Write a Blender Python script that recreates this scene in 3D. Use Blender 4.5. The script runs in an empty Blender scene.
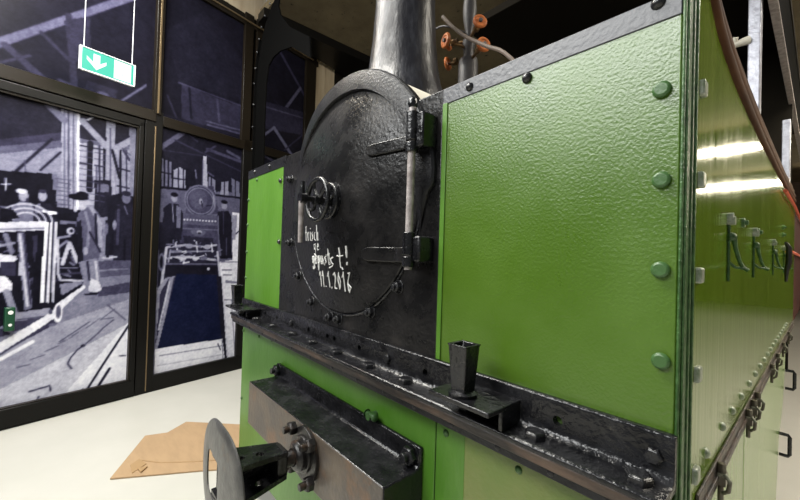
import bpy, bmesh, math, random
import numpy as np
from mathutils import Vector, Matrix
PI = math.pi
random.seed(7)
scene = bpy.context.scene
COL = scene.collection

# --------------------------------- materials
def mat(name, color, rough=0.5, metal=0.0, color2=None, nscale=6.0, ncontrast=(0.4, 0.65), bump=0.0, bscale=120.0,
        stretch=(1, 1, 1), coat=0.0, rvar=0.0, spec=0.5, bdetail=3.0, color3=None, n3=(0.55, 0.7), n3scale=14.0, bdist=0.004):
    m = bpy.data.materials.new(name); m.use_nodes = True
    nt = m.node_tree; N = nt.nodes; L = nt.links
    b = N['Principled BSDF']
    b.inputs['Roughness'].default_value = rough; b.inputs['Metallic'].default_value = metal
    b.inputs['Specular IOR Level'].default_value = spec
    b.inputs['Coat Weight'].default_value = coat; b.inputs['Coat Roughness'].default_value = 0.08
    b.inputs['Base Color'].default_value = (*color, 1)
    tc = N.new('ShaderNodeTexCoord'); mp = N.new('ShaderNodeMapping'); mp.inputs['Scale'].default_value = stretch
    L.new(tc.outputs['Object'], mp.inputs['Vector'])
    if color2 is not None:
        n = N.new('ShaderNodeTexNoise'); n.inputs['Scale'].default_value = nscale; n.inputs['Detail'].default_value = 6
        n.inputs['Roughness'].default_value = 0.65
        L.new(mp.outputs['Vector'], n.inputs['Vector'])
        r = N.new('ShaderNodeValToRGB'); r.color_ramp.elements[0].position = ncontrast[0]; r.color_ramp.elements[1].position = ncontrast[1]
        r.color_ramp.elements[0].color = (*color, 1); r.color_ramp.elements[1].color = (*color2, 1)
        L.new(n.outputs['Fac'], r.inputs['Fac'])
        last = r.outputs['Color']
        if color3 is not None:
            n2 = N.new('ShaderNodeTexNoise'); n2.inputs['Scale'].default_value = n3scale; n2.inputs['Detail'].default_value = 8
            n2.inputs['Roughness'].default_value = 0.7
            L.new(mp.outputs['Vector'], n2.inputs['Vector'])
            r2 = N.new('ShaderNodeValToRGB'); r2.color_ramp.elements[0].position = n3[0]; r2.color_ramp.elements[1].position = n3[1]
            r2.color_ramp.elements[0].color = (0, 0, 0, 1); r2.color_ramp.elements[1].color = (1, 1, 1, 1)
            L.new(n2.outputs['Fac'], r2.inputs['Fac'])
            mx = N.new('ShaderNodeMix'); mx.data_type = 'RGBA'
            L.new(r2.outputs['Color'], mx.inputs['Factor']); L.new(last, mx.inputs['A']); mx.inputs['B'].default_value = (*color3, 1)
            last = mx.outputs['Result']
        L.new(last, b.inputs['Base Color'])
        if rvar:
            mr = N.new('ShaderNodeMapRange'); mr.inputs['To Min'].default_value = max(0.02, rough - rvar); mr.inputs['To Max'].default_value = rough + rvar
            mr.inputs['From Min'].default_value = 0.3; mr.inputs['From Max'].default_value = 0.7
            L.new(n.outputs['Fac'], mr.inputs['Value']); L.new(mr.outputs['Result'], b.inputs['Roughness'])
    if bump:
        n = N.new('ShaderNodeTexNoise'); n.inputs['Scale'].default_value = bscale; n.inputs['Detail'].default_value = bdetail
        L.new(mp.outputs['Vector'], n.inputs['Vector'])
        bp = N.new('ShaderNodeBump'); bp.inputs['Strength'].default_value = bump; bp.inputs['Distance'].default_value = bdist
        L.new(n.outputs['Fac'], bp.inputs['Height']); L.new(bp.outputs['Normal'], b.inputs['Normal'])
    return m

def glow(name, color, strength):
    m = bpy.data.materials.new(name); m.use_nodes = True
    b = m.node_tree.nodes['Principled BSDF']
    b.inputs['Base Color'].default_value = (*[c * .15 for c in color], 1); b.inputs['Emission Color'].default_value = (*color, 1)
    b.inputs['Emission Strength'].default_value = strength
    return m

M = {}
M['green_front'] = mat('green_front_paint', (0.056, 0.122, 0.005), 0.31, spec=.82, color2=(0.068, 0.142, 0.009), nscale=5, bump=0.42, bscale=200, bdist=0.0022, rvar=0.05)
M['green_left'] = mat('green_fresh_paint', (0.066, 0.175, 0.012), 0.42, color2=(0.082, 0.20, 0.02), nscale=7, stretch=(1, 1, .3), bump=0.25, bscale=60)
M['green_low'] = mat('green_apron_paint', (0.062, 0.175, 0.015), 0.36, color2=(0.09, 0.21, 0.03), nscale=6, stretch=(1, 1, .4), bump=0.25, bscale=60)
M['green_sheen'] = mat('green_golden_sheen', (0.11, 0.18, 0.03), 0.30, color2=(0.17, 0.20, 0.055), nscale=4, bump=0.35, bscale=80)  # golden sheen put into the base colour as a yellower green
M['green_side'] = mat('green_gloss_paint', (0.09, 0.165, 0.008), 0.12, spec=.3, color2=(0.12, 0.19, 0.018), nscale=9, stretch=(1, 2.5, .12), bump=0.22, bscale=26, rvar=0.05, bdist=0.003)
M['green_skirt'] = mat('green_worn_paint', (0.15, 0.25, 0.06), 0.22, spec=.35, color2=(0.28, 0.37, 0.17), nscale=9, stretch=(1, 2.5, .12), bump=0.25, bscale=30, color3=(.05, .09, .02), n3=(.66, .7), n3scale=26, bdist=0.003)
M['green_edge'] = mat('green_edge_paint', (0.018, 0.055, 0.010), 0.4, color2=(0.055, 0.13, 0.035), nscale=60, bump=0.6, bscale=160)
M['green_bolt'] = mat('green_bolt_paint', (0.045, 0.11, 0.03), 0.4, bump=0.2, bscale=150)
M['black'] = mat('black_paint', (0.006, 0.006, 0.007), 0.34, spec=.3, color2=(0.013, 0.013, 0.015), nscale=14, bump=0.35, bscale=130, rvar=0.09, color3=(.05, .045, .04), n3=(.66, .75), n3scale=40)
M['black_door'] = mat('black_door_paint', (0.0055, 0.0055, 0.006), 0.30, spec=.34, color2=(0.014, 0.013, 0.013), nscale=9, bump=0.4, bscale=85, rvar=0.10, color3=(.03, .025, .022), n3=(.62, .78), n3scale=9)
M['black_gloss'] = mat('black_gloss_paint', (0.005, 0.005, 0.006), 0.24, color2=(0.014, 0.014, 0.016), nscale=18, bump=0.6, bscale=85, rvar=0.1, color3=(.04, .037, .03), n3=(.66, .76), n3scale=45)
M['black_sheen'] = mat('black_paint_blue_sheen', (0.035, 0.037, 0.045), 0.40, spec=.7, color2=(0.042, 0.044, 0.053), nscale=20, bump=0.3, bscale=110)  # bluish sheen of the black top strip lifted into its base colour
M['chimney'] = mat('chimney_black', (0.008, 0.008, 0.011), 0.34, spec=.42, color2=(0.03, 0.032, 0.04), nscale=22, ncontrast=(.45, .7), stretch=(1, 1, .35), bump=0.5, bscale=60, rvar=0.08)
M['rust_black'] = mat('rusty_black_steel', (0.009, 0.008, 0.008), 0.36, color2=(0.06, 0.036, 0.022), nscale=22, ncontrast=(.55, .72), bump=0.6, bscale=90, color3=(.20, .10, .04), n3=(.69, .78), n3scale=30)
M['rust_brown'] = mat('worn_brown_edge', (0.014, 0.011, 0.010), 0.42, color2=(0.085, 0.055, 0.038), nscale=26, ncontrast=(.42, .66), stretch=(.25, 1, 1), bump=0.6, bscale=90)
M['box_face'] = mat('box_face_paint', (0.065, 0.055, 0.048), 0.42, color2=(0.11, 0.085, 0.062), nscale=10, bump=0.4, bscale=70, color3=(.16, .078, .032), n3=(.52, .70), n3scale=7)
M['steel'] = mat('worn_steel', (0.075, 0.074, 0.073), 0.36, 0.4, color2=(0.12, 0.118, 0.113), nscale=20, bump=0.3, bscale=60, color3=(.10, .07, .05), n3=(.6, .7), n3scale=16)
M['bright'] = mat('bright_steel', (0.42, 0.38, 0.37), 0.32, 0.15, color2=(0.22, 0.19, 0.18), nscale=40, bump=0.2, bscale=80)
M['pale_bolt'] = mat('pale_bolt_metal', (0.36, 0.38, 0.33), 0.4, 0.2, color2=(0.16, 0.2, 0.12), nscale=60, bump=0.2)
M['clamp'] = mat('brown_green_clamp', (0.10, 0.085, 0.06), 0.4, 0.2, color2=(0.26, 0.27, 0.2), nscale=70, ncontrast=(.5, .65), bump=.3)
M['pipe'] = mat('brown_pipe', (0.045, 0.019, 0.010), 0.7, 0.0, spec=.08, color2=(0.10, 0.045, 0.02), nscale=10, stretch=(1, .2, 1), bump=0.2, bscale=40)
M['dark_iron'] = mat('dull_black_iron', (0.003, 0.003, 0.003), 0.9, spec=.02)
M['red'] = mat('red_oxide', (0.06, 0.012, 0.008), 0.7, spec=.15, color2=(0.03, 0.012, 0.008), nscale=8, bump=0.2)
M['redpipe'] = mat('red_pipe_paint', (0.62, 0.09, 0.04), 0.4)
M['grey_post'] = mat('grey_post_metal', (0.42, 0.43, 0.48), 0.35, 0.3, color2=(0.26, 0.26, 0.30), nscale=30, bump=0.25, bscale=90)
M['orange'] = mat('orange_brown_wheel', (0.56, 0.17, 0.045), 0.36, color2=(0.40, 0.11, 0.03), nscale=30)
M['brass'] = mat('old_brass', (0.32, 0.2, 0.09), 0.35, 0.8, color2=(0.12, 0.08, 0.05), nscale=40)
M['valve'] = mat('grey_black_valve', (0.045, 0.042, 0.045), 0.5, color2=(0.08, 0.075, 0.075), nscale=20)
M['hose'] = mat('grey_brown_hose', (0.20, 0.155, 0.125), 0.55)
M['chalk'] = mat('white_chalk', (0.72, 0.72, 0.70), 0.9)
M['cream_glare_hook'] = mat('cream_highlight_and_hook', (0.62, 0.59, 0.50), 0.5)  # pale cream for the barrel's painted highlight and the lamp hook
M['hole'] = mat('near_black', (0.006, 0.006, 0.006), 0.9)  # matt near black, fills the panel seam
M['floor'] = mat('cream_floor', (0.53, 0.52, 0.465), 0.42, color2=(0.57, 0.555, 0.50), nscale=1.4, bump=0.08, bscale=20, color3=(.48, .455, .385), n3=(.66, .8), n3scale=2.2)
M['frame'] = mat('anthracite_frame', (0.007, 0.0065, 0.006), 0.34, spec=0.15)
M['frame_up'] = mat('brown_black_frame', (0.012, 0.009, 0.006), 0.3, spec=0.2)
M['goldline'] = mat('gold_edge_highlight', (0.22, 0.16, 0.09), 0.35, 0.7)  # gold tone for lit frame edges, light put into the colour
M['beige'] = mat('beige_boards', (0.52, 0.44, 0.31), 0.6, color2=(0.42, 0.33, 0.22), nscale=3, stretch=(3, 3, .4))
M['ceiling'] = mat('brown_ceiling', (0.20, 0.158, 0.088), 0.8, color2=(0.13, 0.10, 0.055), nscale=2.2, bump=0.3, bscale=40, color3=(.012, .010, .007), n3=(.60, .68), n3scale=16)
M['wood'] = mat('brown_wood_wall', (0.085, 0.045, 0.018), 0.6, color2=(0.05, 0.025, 0.011), nscale=3, stretch=(1, 1, 9))
M['darkwall'] = mat('dark_wall', (0.010, 0.008, 0.005), 0.9, spec=.15)
M['card'] = mat('cardboard_kraft', (0.42, 0.28, 0.155), 0.75, color2=(0.37, 0.245, 0.135), nscale=5, stretch=(1, 4, 1))
M['card_in'] = mat('cardboard_torn', (0.36, 0.23, 0.11), 0.8)
M['sign_green'] = glow('exit_sign_green', (0.03, 0.47, 0.33), .95)
M['sign_white'] = glow('exit_sign_white', (0.86, 0.97, 0.91), .9)
M['sign_rim'] = mat('sign_acrylic_rim', (0.75, 0.78, 0.78), 0.25)
M['cord'] = mat('pale_cord', (0.55, 0.55, 0.57), 0.5)
M['alarm'] = mat('dark_green_plastic', (0.01, 0.06, 0.03), 0.35)
M['white'] = mat('white_plastic', (0.8, 0.8, 0.78), 0.4)

# --------------------------------- mesh helper
class MB:
    def __init__(s): s.v = []; s.f = []; s.mi = []; s.cur = 0
    def add(s, vs, fs):
        o = len(s.v); s.v += [tuple(v) for v in vs]; s.f += [[i + o for i in f] for f in fs]; s.mi += [s.cur] * len(fs); return s
    def box(s, x0, x1, y0, y1, z0, z1):
        vs = [(x, y, z) for z in (z0, z1) for y in (y0, y1) for x in (x0, x1)]
        return s.add(vs, [[0, 2, 3, 1], [4, 5, 7, 6], [0, 1, 5, 4], [1, 3, 7, 5], [3, 2, 6, 7], [2, 0, 4, 6]])
    def frame(s, p, q):
        d = (Vector(q) - Vector(p)); L = d.length; d.normalize()
        a = d.orthogonal().normalized() if abs(d.z) > .9 or abs(d.x) > .999 else d.cross(Vector((0, 0, 1))).normalized()
        return d, a, d.cross(a).normalized(), L
    def cyl(s, p, q, r, n=16, r2=None, caps=True, ph=0.0):
        p = Vector(p); q = Vector(q); d, a, b, L = s.frame(p, q); r2 = r if r2 is None else r2
        vs = []
        for c, rr in ((p, r), (q, r2)):
            for k in range(n):
                t = 2 * PI * k / n + ph; vs.append(c + a * (rr * math.cos(t)) + b * (rr * math.sin(t)))
        fs = [[k, (k + 1) % n, n + (k + 1) % n, n + k] for k in range(n)]
        if caps: fs += [list(range(n))[::-1], list(range(n, 2 * n))]
        return s.add(vs, fs)
    def lathe(s, prof, origin=(0, 0, 0), axis='z', n=32, a0=0.0, a1=2 * PI, cap=False):
        # prof = [(r, h)] ; axis z: h upwards ; axis y: h along +y
        full = abs(a1 - a0 - 2 * PI) < 1e-6; m = n if full else n + 1
        o = Vector(origin); vs = []
        for r, h in prof:
            for k in range(m):
                t = a0 + (a1 - a0) * k / n
                c, q = r * math.cos(t), r * math.sin(t)
                vs.append(o + (Vector((c, q, h)) if axis == 'z' else Vector((c, h, q)) if axis == 'y' else Vector((h, c, q))))
        fs = []
        for i in range(len(prof) - 1):
            for k in range(n):
                k2 = (k + 1) % m
                fs.append([i * m + k, i * m + k2, (i + 1) * m + k2, (i + 1) * m + k])
        if cap and full:
            fs.append(list(range(m))[::-1]); fs.append([(len(prof) - 1) * m + k for k in range(m)])
        return s.add(vs, fs)
    def tube(s, pts, r, n=8, closed=False):
        pts = [Vector(p) for p in pts]; m = len(pts); vs = []; prev = None
        for i in range(m):
            if closed: t = pts[(i + 1) % m] - pts[i - 1]
            else: t = pts[min(i + 1, m - 1)] - pts[max(i - 1, 0)]
            t.normalize()
            a = t.orthogonal() if prev is None else prev - t * prev.dot(t)
            a.normalize(); prev = a; b = t.cross(a)
            rr = r[i] if isinstance(r, (list, tuple)) else r
            for k in range(n):
                u = 2 * PI * k / n; vs.append(pts[i] + a * (rr * math.cos(u)) + b * (rr * math.sin(u)))
        fs = []
        for i in range(m if closed else m - 1):
            for k in range(n):
                k2 = (k + 1) % n; j = (i + 1) % m
                fs.append([i * n + k, i * n + k2, j * n + k2, j * n + k])
        if not closed: fs += [list(range(n))[::-1], [(m - 1) * n + k for k in range(n)]]
        return s.add(vs, fs)
    def prism(s, poly, axis, h0, h1):
        # poly of 2-D points extruded along axis; x:(y,z) y:(x,z) z:(x,y)
        def P(a, b, h): return (h, a, b) if axis == 'x' else (a, h, b) if axis == 'y' else (a, b, h)
        n = len(poly); vs = [P(a, b, h0) for a, b in poly] + [P(a, b, h1) for a, b in poly]
        fs = [[k, (k + 1) % n, n + (k + 1) % n, n + k] for k in range(n)] + [list(range(n))[::-1], list(range(n, 2 * n))]
        return s.add(vs, fs)
    def rings(s, ring_list, closed_loop=False):
        n = len(ring_list[0]); vs = [p for r in ring_list for p in r]; fs = []
        m = len(ring_list)
        for i in range(m if closed_loop else m - 1):
            j = (i + 1) % m
            for k in range(n): fs.append([i * n + k, i * n + (k + 1) % n, j * n + (k + 1) % n, j * n + k])
        return s.add(vs, fs)
    def hexhead(s, c, d, r, h, n=6, ph=0.0, washer=0.0, stud=0.0):
        c = Vector(c); d = Vector(d).normalized()
        if washer: s.cyl(c - d * .001, c + d * .003, washer, 18)
        o = c + d * (.003 if washer else -.001)
        s.cyl(o, o + d * (h * .8), r, n, ph=ph); s.cyl(o + d * (h * .8), o + d * h, r, n, r2=r * .82, ph=ph)
        if stud: s.cyl(o + d * h * .9, o + d * (h + stud), r * .52, 12)
        return s
    def dome(s, c, d, r, h, n=12):
        c = Vector(c); d = Vector(d).normalized(); a = d.orthogonal().normalized(); b = d.cross(a)
        vs = []; R = 4
        for i in range(R + 1):
            t = (PI / 2) * i / R; rr = max(r * math.cos(t), 1e-4)
            for k in range(n):
                u = 2 * PI * k / n; vs.append(c + d * (h * math.sin(t)) + a * rr * math.cos(u) + b * rr * math.sin(u))
        fs = [[i * n + k, i * n + (k + 1) % n, (i + 1) * n + (k + 1) % n, (i + 1) * n + k] for i in range(R) for k in range(n)]
        return s.add(vs, fs + [list(range(R * n, R * n + n))])
    def build(s, name, mats, parent=None, bevel=0.0, smooth=False, seg=2, subdiv=0):
        me = bpy.data.meshes.new(name); me.from_pydata([tuple(v) for v in s.v], [], s.f)
        if not isinstance(mats, (list, tuple)): mats = [mats]
        for m in mats: me.materials.append(m)
        bm = bmesh.new(); bm.from_mesh(me)
        for f, i in zip(bm.faces, s.mi): f.material_index = i
        bmesh.ops.recalc_face_normals(bm, faces=bm.faces); bm.to_mesh(me); bm.free()
        o = bpy.data.objects.new(name, me); COL.objects.link(o)
        if parent is not None: o.parent = parent
        if bevel:
            b = o.modifiers.new('bevel', 'BEVEL'); b.width = bevel; b.segments = seg; b.limit_method = 'ANGLE'; b.angle_limit = math.radians(32)
        if smooth or bevel:
            for p in me.polygons: p.use_smooth = True
            try: me.set_sharp_from_angle(angle=math.radians(38))
            except Exception: pass
        return o

def cut(o, cutters):
    """take drilled holes out of a part: boolean, applied, cutter deleted"""
    mb = MB()
    for c in cutters: mb.cyl(*c)
    k = mb.build('drill', M['hole'])
    md = o.modifiers.new('holes', 'BOOLEAN'); md.object = k; md.operation = 'DIFFERENCE'; md.solver = 'EXACT'
    bpy.context.view_layer.update()
    dg = bpy.context.evaluated_depsgraph_get()
    me = bpy.data.meshes.new_from_object(o.evaluated_get(dg))
    o.modifiers.clear(); o.data = me
    bpy.data.objects.remove(k)
    try: me.set_sharp_from_angle(angle=math.radians(38))
    except Exception: pass

def tag(o, label, cat, group=None, kind=None):
    o['label'] = label; o['category'] = cat
    if group: o['group'] = group
    if kind: o['kind'] = kind
    return o
def struct(o, label=None):
    o['kind'] = 'structure'
    if label: o['label'] = label
    return o
def empty(name, loc=(0, 0, 0)):
    o = bpy.data.objects.new(name, None); COL.objects.link(o); o.location = loc; o.empty_display_size = .1
    return o
def lab(o, text): o['label'] = text; return o
def copies(src, locs, parent):
    for p in locs:
        c = src.copy(); c.location = Vector(p); COL.objects.link(c); c.parent = parent

# ================================================================== LOCOMOTIVE
loco = empty('locomotive')
tag(loco, 'green and black narrow gauge steam locomotive filling the right of the picture', 'locomotive')

ZT = 1.6           # top edge of the tanks
# -- front sheets (plane y = 0, the near right corner at x = 0.9)
rp = MB().box(.42, .888, 0, .010, .86, 1.566).build('tank_front', M['green_front'], loco, bevel=.002)
lab(rp, 'large orange peel green front sheet right of the smokebox')
lp = MB().box(-.922, -.485, 0, .010, .86, 1.566).build('tank_front', M['green_left'], loco, bevel=.002)
lab(lp, 'narrow bright green front sheet left of the smokebox')
MB().box(.424, .438, -.003, 0, .957, 1.564).build('seam_strip', M['green_left'], loco, bevel=.001)
s1 = MB().box(.40, .888, -.002, .010, 1.562, ZT).build('top_strip', M['black_sheen'], loco, bevel=.0015)
s2 = MB().box(-.924, -.47, -.002, .010, 1.562, ZT + .006).build('top_strip', M['black'], loco, bevel=.0015)
# corner: edges of the stacked plates
e1 = MB().box(.889, .8935, -.004, .014, .17, ZT); e1.build('corner_plate', M['green_edge'], loco, bevel=.0018)
MB().box(.8935, .8965, .002, .020, .17, ZT).build('corner_plate', M['green_edge'], loco, bevel=.0012)
MB().box(.880, .8985, .022, .030, .2, ZT).build('corner_plate', M['green_edge'], loco, bevel=.0012)
MB().box(.885, .9005, .036, .042, .2, ZT + .1).build('corner_plate', M['green_edge'], loco, bevel=.0012)
# smokebox front plate with the arch
arch = [(-.487, .95), (.425, .95), (.425, 1.6)]
ac, ar = (0.005, 1.357), .413
ar = .411
a_start = math.asin((1.6 - ac[1]) / ar)
for k in range(41):
    t = a_start + (PI - 2 * a_start) * k / 40
    arch.append((ac[0] + ar * math.cos(t), ac[1] + ar * math.sin(t)))
arch.append((-.487, 1.6))
sf = MB().prism(arch, 'y', -.003, .016).build('smokebox_front', M['black_door'], loco, bevel=.003)
MB().lathe([(.408, .016), (.402, .02), (.402, 1.3)], (ac[0], 0, ac[1]), 'y', 72).build('smokebox', M['black_gloss'], loco, smooth=True)
lab(MB().lathe([(.403, .022), (.4055, .022), (.4055, 1.3), (.403, 1.3)], (ac[0], 0, ac[1]), 'y', 24, PI * .20, PI * .43).build('barrel_highlight', M['cream_glare_hook'], loco, smooth=True), 'cream painted highlight on the smokebox barrel behind the arch')  # highlight on the black barrel, painted as a cream sector
# ring round the door
MB().lathe([(.371, -.003), (.370, -.007), (.366, -.008), (.363, -.006), (.363, -.003)], (0, 0, 1.369), 'y', 64, PI * .9, PI * 2.1).build('door_ring', M['black_gloss'], loco, smooth=True)
hd_ = MB(); rl_h = []
A0_, A1_ = -.12 * PI, 1.02 * PI
for k in range(89):
    u = k / 88; aa = A0_ + (A1_ - A0_) * u; w = min(1.0, u / .16, (1 - u) / .36); w = w * w * (3 - 2 * w)
    ro = .366 + (.413 - .366) * w if (aa > 0 and aa < PI * .82) else .366 + .040 * w * w
    sec = [(ro, 0), (ro, -.010 * w - .001), (ro - .005 * w, -.016 * w - .001), (.371, -.022 * w - .0012), (.352, -.023 * w - .0014), (.350, -.020 * w - .001), (.350, -.001)]
    rl_h.append([(.003 + q * math.cos(aa), h - .001, 1.360 + q * math.sin(aa)) for q, h in sec])
hd_.rings(rl_h)
lab(hd_.build('arch_hood', M['black'], loco, smooth=True), 'black arched rim over the door')

# -- smokebox door
DC = (0, 0, 1.369)
prof = [(.360, -.002), (.360, -.008), (.357, -.011), (.345, -.012), (.31, -.018), (.24, -.030), (.16, -.041), (.08, -.0475), (.0, -.049)]
def dish(r):
    pr = sorted(prof[3:])
    for (r0, h0), (r1, h1) in zip(pr, pr[1:]):
        if r0 <= r <= r1: return h0 + (h1 - h0) * (r - r0) / (r1 - r0)
    return -.019
def on_door(x, z, lift=.0012): return Vector((x, dish(math.hypot(x, z - DC[2])) - lift, z))
door = MB().lathe([(max(r, .0005), h) for r, h in prof], DC, 'y', 96).build('smokebox_door', M['black_door'], loco, smooth=True)
lab(door, 'round dished black door with chalk writing')
# central boss, two handwheels, toggle handle
MB().lathe([(.06, 0), (.058, -.006), (.034, -.009), (.030, -.014), (.001, -.014)], (0, -.043, 1.366), 'y', 32).build('boss', M['black_gloss'], door, smooth=True)
MB().cyl((0, -.045, 1.363), (0, -.148, 1.361), .0095, 16).build('spindle', M['black_gloss'], door, smooth=True)
def wheel(y, r, t, nsp, name):
    m = MB()
    m.tube([(r * math.cos(2 * PI * k / 40), y, 1.363 + r * math.sin(2 * PI * k / 40)) for k in range(40)], t, 10, True)
    m.cyl((0, y + .013, 1.363), (0, y - .013, 1.363), .017, 20)
    for k in range(nsp):
        a = 2 * PI * k / nsp + .4
        pts = []
        for i in range(7):
            q = i / 6; aa = a + .5 * math.sin(q * PI) * .6
            pts.append(((.014 + (r - .014) * q) * math.cos(aa), y + .006 * math.sin(q * PI), 1.363 + (.014 + (r - .014) * q) * math.sin(aa)))
        m.tube(pts, .0055, 8)
    return m.build(name, M['black_gloss'], door, smooth=True)
wheel(-.062, .052, .0068, 4, 'handwheel'); wheel(-.100, .064, .0075, 4, 'handwheel')
tg = MB(); tg.cyl((-.0, -.138, 1.361), (0, -.158, 1.361), .0165, 18); tg.cyl((0, -.150, 1.412), (0, -.150, 1.361), .0065, 12, r2=.009)
lab(tg.build('toggle_handle', M['black_gloss'], door, smooth=True), 'black boss of the toggle handle')
lab(MB().cyl((0, -.151, 1.352), (-.004, -.149, 1.228), .0085, 14, r2=.0072).build('toggle_arm', M['bright'], door, smooth=True), 'bare steel handle arm hanging down')
# hinge straps on the door
def strap(z, x0, w, name):
    n = 14; top = []; bot = []
    ringl = []
    xs = [x0 + (.362 - x0) * i / n for i in range(n + 1)]
    for i, x in enumerate(xs):
        hw = w * (1 if i > 1 else (.55 if i == 0 else .9))
        y = dish(min(math.hypot(x, z - DC[2]), .36))
        ringl.append([(x, y + .002, z - hw), (x, y - .010, z - hw), (x, y - .010, z + hw), (x, y + .002, z + hw)])
    m = MB().rings(ringl); m.f.append([0, 1, 2, 3]); m.mi.append(0); L0 = len(m.v); m.f.append([L0 - 1, L0 - 2, L0 - 3, L0 - 4]); m.mi.append(0)
    return m.build(name, M['black_door'], door, bevel=.003)
strap(1.491, .168, .017, 'hinge_strap'); strap(1.2, .16, .020, 'hinge_strap')
# hinge
for z0, z1 in ((1.458, 1.542), (1.184, 1.246)): MB().box(.355, .408, -.052, -.002, z0, z1).build('hinge_lug', M['black_gloss'], loco, bevel=.005)
for z0, z1 in ((1.475, 1.545), (1.20, 1.255), (1.448, 1.472), (1.172, 1.197)): MB().cyl((.372, -.052, z0), (.372, -.052, z1), .015, 20).build('hinge_knuckle', M['black_gloss'], loco, bevel=.002)
hp = MB().cyl((.372, -.052, 1.165), (.372, -.052, 1.555), .0095, 18)
lab(hp.build('hinge_pin', M['bright'], loco, smooth=True), 'worn steel hinge pin')
f = MB().lathe([(.004, 1.548), (.010, 1.556), (.013, 1.566), (.010, 1.576), (.001, 1.582)], (.372, -.052, 0), 'z', 16); f.build('finial', M['black_gloss'], loco, smooth=True)
# chalk writing on the door
CH = {
 'f': [[(.6, 1), (.3, .95), (.25, 0)], [(.05, .55), (.5, .6)]], 'r': [[(.15, .6), (.2, 0)], [(.18, .4), (.6, .6)]],
 'i': [[(.3, .6), (.3, 0)], [(.3, .8), (.32, .85)]], 's': [[(.6, .6), (.2, .5), (.55, .2), (.1, 0)]], 'c': [[(.6, .55), (.2, .45), (.2, .1), (.6, .02)]],
 'h': [[(.15, 1), (.15, 0)], [(.15, .45), (.5, .55), (.55, 0)]], 'n': [[(.12, .6), (.12, 0)], [(.12, .45), (.5, .55), (.55, 0)]],
 'g': [[(.55, .5), (.2, .5), (.2, .1), (.55, .1), (.6, .55), (.55, -.4), (.1, -.3)]], 'e': [[(.15, .3), (.55, .35), (.4, .6), (.15, .4), (.2, .05), (.6, .05)]],
 'p': [[(.15, .6), (.1, -.45)], [(.12, .5), (.55, .5), (.5, .1), (.12, .1)]], 'u': [[(.1, .6), (.15, .05), (.5, .1), (.55, .6), (.58, 0)]],
 't': [[(.3, 1.1), (.32, .1), (.55, 0)], [(.02, .65), (.65, .7)]], '!': [[(.3, 1.2), (.28, .5)], [(.27, .22), (.28, .05)]],
 '1': [[(.1, .7), (.4, 1), (.38, 0)]], '2': [[(.1, .8), (.4, 1), (.55, .7), (.1, 0), (.65, .05)]], '.': [[(.15, .0), (.2, .05)]],
 '0': [[(.3, 1), (.08, .5), (.3, 0), (.55, .5), (.3, 1)]], '6': [[(.55, 1), (.15, .4), (.3, 0), (.6, .25), (.2, .4)]], '9': [[(.55, .7), (.2, .6), (.3, 1), (.55, .85), (.5, 0)]], 'l': [[(.3, 1), (.3, 0)]],
}
ck = MB()
def write(text, x, z, w, h, r, slope=0.0, jit=.003):
    for ch in text:
        for st in CH.get(ch, []):
            pts = []
            for i in range(len(st)):
                a = st[i]; b = st[min(i + 1, len(st) - 1)]
                for q in range(3 if i < len(st) - 1 else 1):
                    px = a[0] + (b[0] - a[0]) * q / 3; pz = a[1] + (b[1] - a[1]) * q / 3
                    pts.append((x + px * w + random.uniform(-jit, jit) * .3, z + pz * h + random.uniform(-jit, jit) * .3))
            v3 = [on_door(px, pz, .0004) for px, pz in pts]
            ck.tube(v3, [r * random.uniform(.6, 1.2) for _ in v3], 5)
        x += w * (1.0 if ch not in 'i.!l1' else .75); z += slope * w
write('frisch', -.205, 1.240, .021, .052, .0016)
write('ge', -.135, 1.207, .028, .040, .0014)
write('gepust', -.155, 1.160, .024, .048, .0017, jit=.006); write('gepust', -.150, 1.163, .024, .046, .0013, jit=.012); write('st', -.030, 1.150, .055, .062, .0026, jit=.006)
write('!', .066, 1.162, .045, .050, .003); write('.', .072, 1.138, .05, .05, .004)
write('11.1.20', -.105, 1.086, .026, .052, .0024, jit=.006); write('16', .040, 1.082, .036, .060, .0026, jit=.006)
lab(ck.build('chalk_writing', M['chalk'], door), 'white chalk handwriting with a date')

# -- chimney
ch = MB().lathe([(.175, 1.69), (.168, 1.735), (.155, 1.775), (.140, 1.82), (.128, 1.88), (.117, 1.98), (.110, 2.1), (.108, 2.25), (.107, 2.7)], (0, .235, 0), 'z', 56)
ch.build('chimney', M['chimney'], loco, smooth=True)
# -- tanks and bunker body (tops of the side tanks, hidden from the photo but there)
MB().box(.41, .893, .012, 3.0, ZT - .012, ZT - .002).box(-.92, -.41, .012, 3.0, ZT - .012, ZT - .002).box(.41, .42, .03, 3.0, .9, ZT - .012).box(-.42, -.41, .03, 3.0, .9, ZT - .012).build('tank_top', M['black'], loco, bevel=.002)
MB().box(-.922, -.912, .012, 3.0, .83, ZT).build('tank_side', M['green_left'], loco)

# -- long angle iron across the front
XL, XR = -.915, .893
an = MB().prism([(-.0005, .957), (-.012, .957), (-.014, .954), (-.014, .902), (-.018, .895), (-.024, .891), (-.066, .890), (-.0705, .887), (-.0705, .880), (-.068, .878), (-.0005, .878)], 'x', XL, XR)
ang = an.build('buffer_angle', M['black_gloss'], loco, bevel=.0015)
hx = [-.60, -.475, -.192, -.058, -.014, .127, .402, .726]
cut(ang, [((x, -.03, .921), (x, .004, .921), .0085, 14) for x in hx])
lab(ang, 'long glossy black angle iron with bolts and drilled holes')
es = MB()
es.box(XL + .01, XR - .004, -.0675, -.050, .860, .878)
lab(es.build('edge_strip', M['rust_brown'], loco, bevel=.0025), 'rubbed brown steel strip under the angle iron')
nb = MB()
nb.box(XL + .02, XR - .012, -.064, -.0005, .846, .861); nb.build('under_angle', M['black'], loco, bevel=.002)

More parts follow.
